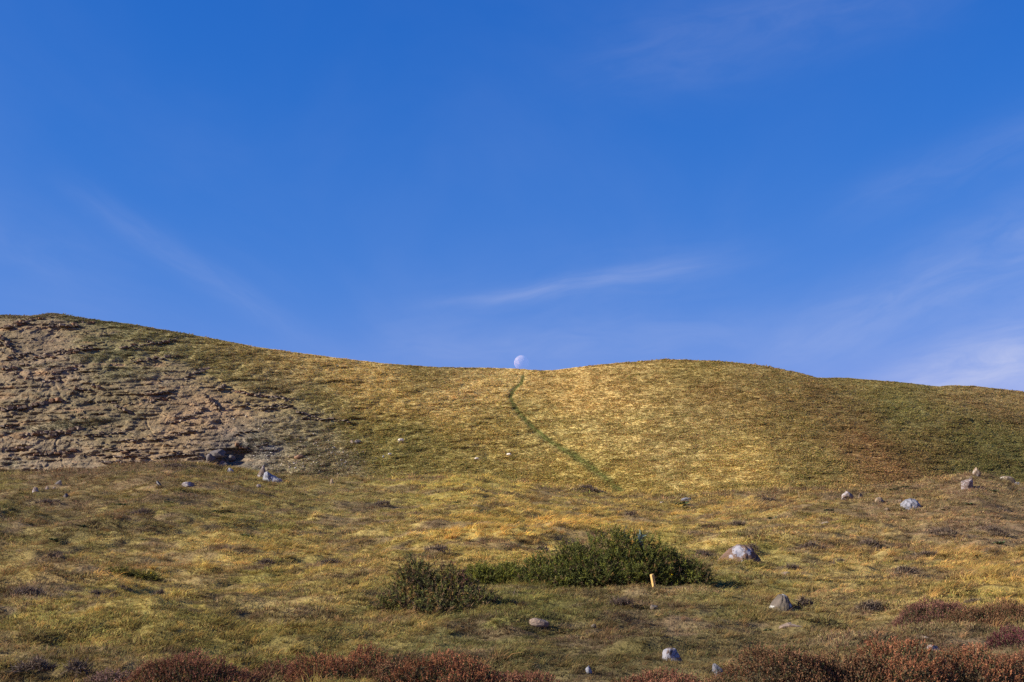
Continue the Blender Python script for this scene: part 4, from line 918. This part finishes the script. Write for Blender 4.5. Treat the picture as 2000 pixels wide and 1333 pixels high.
RO = [(1505,965,26,'dark blue-green leafy plant on the crest left of the pink-grey boulder'),(1745,960,34,'broad row of fleshy leaves on the right crest, left half'),(1765,956,28,'broad row of fleshy leaves on the right crest, right half'),(1696,973,22,'leaves spreading right of the small tan stone'),
(1762,992,26,'drooping leaves covering the left end of the big white boulder'),(1776,1003,18,'small plant below the big white boulder'),(1808,975,26,'plant on the slope above the big white boulder'),(1892,987,22,'dark plant below the streaked block'),(1850,1000,26,'flat pale green plant right of the big white boulder'),
(1881,960,12,'little plant at the foot of the streaked block'),(1942,962,22,'leafy plant under the wide tan boulder'),(1330,988,36,'dark leafy plant on the middle crest below the white stone'),(1308,972,20,'bushy plant at the left of the middle crest group'),(1335,995,20,'lower leafy tuft of the middle crest group'),
(1360,972,24,'flat green tuft right of the white stone on the middle crest'),(1512,1016,24,'bright green plant in the pale grass above the biggest boulder'),(620,1158,1,''),(478,1050,24,'blue-green plant in the middle of the left slope'),(205,1044,22,'dark plant on the left slope, second of the row'),
(160,1032,22,'dark plant on the left slope, first of the row'),(280,1060,20,'dark plant on the left slope, third of the row'),(105,1058,22,'dark plant near the left edge, below the row'),(345,1058,18,'small plant right of the third one on the left slope'),(425,1003,22,'green plant high on the left slope under the flat pale rock'),
(80,1078,16,'small green plant at the far left above the dead mound'),(415,1040,18,'faint green plant left of the blue-green one'),(566,950,16,'dark green tuft right below the large blue-grey boulder'),(490,1052,14,'little plant touching the blue-green one'),(857,980,14,'bright green tuft under the middle crest'),
(330,985,24,'dark leafy growth right below the crow'),(240,990,26,'dark leafy growth left below the crow'),(890,985,16,'dark green tuft beside the bright one under the middle crest'),(916,978,14,'small dark plant left of the forked stalk'),(1955,1066,26,'flat dark green plant near the right edge'),
(1500,1240,20,'green plant left of the low flat brown boulder'),(1098,1246,34,'reddish-green bushy plant right of the grey-brown rounded stone'),(520,1160,14,'small green plant in the low left grass'),(1620,1000,22,'dark green bushy plant on the right slope below the crest'),(980,1092,14,'green sprig above the low gorse')]
for a in RO:
    if a[2] > 1: rosette(a[0], a[1], a[2], a[3], (.055, .085, .04) if 'red' not in a[3] else (.10, .075, .035))

# ------------------------------------------------------------------ moon
dm_ = px_dir(1018.5, 708.8); dm_ = dm_/np.linalg.norm(dm_)*20000
bm = bmesh.new(); bmesh.ops.create_uvsphere(bm, u_segments=64, v_segments=32, radius=14.4/F*20000)
me = bpy.data.meshes.new('moon'); bm.to_mesh(me); bm.free()
for p_ in me.polygons: p_.use_smooth = True
mm_, N = mat_new('moon_surface'); o_ = N.node('ShaderNodeOutputMaterial'); tcn = N.node('ShaderNodeTexCoord')
nz = N.ramp(N.noise(tcn.outputs['Object'], .022, 5, .6), .35, .65)
col = N.mix(nz, (.09, .07, .062, 1), (.165, .125, .09, 1))
df = N.node('ShaderNodeBsdfDiffuse'); N.l.new(col, df.inputs[0]); tr = N.node('ShaderNodeBsdfTransparent'); ad = N.node('ShaderNodeAddShader')
N.l.new(df.outputs[0], ad.inputs[0]); N.l.new(tr.outputs[0], ad.inputs[1])
gg = N.node('ShaderNodeNewGeometry'); mx = N.node('ShaderNodeMixShader'); N.l.new(gg.outputs['Backfacing'], mx.inputs[0]); N.l.new(ad.outputs[0], mx.inputs[1])
tr2 = N.node('ShaderNodeBsdfTransparent'); N.l.new(tr2.outputs[0], mx.inputs[2]); N.l.new(mx.outputs[0], o_.inputs[0])
me.materials.append(mm_); moon = link('moon', me, loc=dm_); tag(moon, 'pale daytime half moon touching the dip in the skyline', 'moon')

# ------------------------------------------------------------------ grass
def clear_mask(x, y):
    k = np.ones(len(x), bool)
    for a, b, r in CLEAR: k &= ((x-a)**2+((y-b)/1.0)**2) > (r*r)
    return k
N1 = 285000
y = (rng.random(N1)*(112**.45-13.0**.45)+13.0**.45)**(1/.45); u = rng.uniform(-.55, .55, N1); x = u*y
k = clear_mask(x, y); x, y = x[k], y[k]; z = fg_z(x, y)
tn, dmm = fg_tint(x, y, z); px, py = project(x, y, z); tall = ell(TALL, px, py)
hfac = .62+.75*fbm(x/.8, y/.8, 91, 3)+.5*rng.random(len(x))**2; hfac = np.clip(hfac, .25, 2)*.82*(1+.5*sm(90, 98, y))*(1-.35*sm(1150, 1260, py)*(py > 0)*sm(900, 1050, px)*sm(1650, 1500, px))
bare = rng.random(len(x)) < sm(.35, .9, dmm)*.45; x, y, z, tn, dmm, tall, hfac, px, py = [q[~bare] for q in (x, y, z, tn, dmm, tall, hfac, px, py)]
n = len(x); r_ = rng.random(n)
isdead = (rng.random(n) < dmm*.75); istall = (~isdead) & (r_ < tall*.8+.03+.07*sm(0, .5, fbm(x/4, y/4, 95, 2)))
ismat = (~isdead) & (~istall) & (r_ > .72)
idx = np.where(isdead, 7+rng.integers(0, 3, n), np.where(istall, 4+rng.integers(0, 3, n), np.where(ismat, 10+rng.integers(0, 3, n), rng.integers(0, 4, n))))
tn = np.where(istall[:, None], tn*np.array([1.22, 1.12, 1.0]), tn)
tn = tn*rng.uniform(.6, 1.3, (n, 1))*(1+rng.normal(0, .04, (n, 3)))
q_ = rng.random(n); tn[q_ < .07] *= np.array([.5, .42, .42]); tn[q_ > .94] *= np.array([1.35, 1.3, 1.35])
sc = np.maximum((y/26)**.42, .98)*hfac*.98; wide = (y/26)**.25
scl = np.stack([sc*wide, sc*wide, sc], -1)
rot = np.stack([rng.normal(0, .22, n), rng.normal(.12, .2, n), rng.normal(.2, .8, n)], -1)
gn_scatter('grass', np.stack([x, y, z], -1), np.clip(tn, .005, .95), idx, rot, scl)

N2 = 270000
ii = rng.random(N2); pxr = np.where(rng.random(N2) < .88, rng.uniform(-40, 2040, N2), rng.uniform(-500, 2500, N2))
skq = np.interp(pxr, sx_, sy_); rowq = skq+.3+(1000-skq)*rng.random(N2)
vis = rowq < np.interp(pxr, cx_, cy_)+25
pxr, rowq = pxr[vis], rowq[vis]
P2, v2, m2, bl2, dpw2 = hill_pos(pxr, rowq); t2 = hill_tint(pxr, rowq, P2, m2*.6, bl2, dpw2)
keep = rng.random(len(pxr)) > np.clip(m2*1.0, 0, .9); keep &= ~((dpw2 < .5) & (rng.random(len(pxr)) < .1))
P2, t2, m2, dpw2, v2 = P2[keep], t2[keep], m2[keep], dpw2[keep], v2[keep]; n = len(P2)
t2 = t2*rng.uniform(.86, 1.14, (n, 1))*(1+rng.normal(0, .05, (n, 3)))
hf = .6+.6*vn(P2[:, 0]/2, P2[:, 2]/1.0, 301)+.3*rng.random(n); hf *= np.where(dpw2 < 1.3, .85, 1); hf *= (1-.5*m2); hf *= 1+1.0*sm(.965, .99, v2)*rng.random(n)
P2[:, 2] -= .03
scl = np.stack([hf*.85, hf*.85, hf*.58], -1); rot = np.stack([rng.normal(0, .12, n), rng.normal(0, .12, n), rng.uniform(0, 6.28, n)], -1)
gn_scatter('hill_grass', P2, np.clip(t2, .005, .95), 13+rng.integers(0, 4, n), rot, scl)
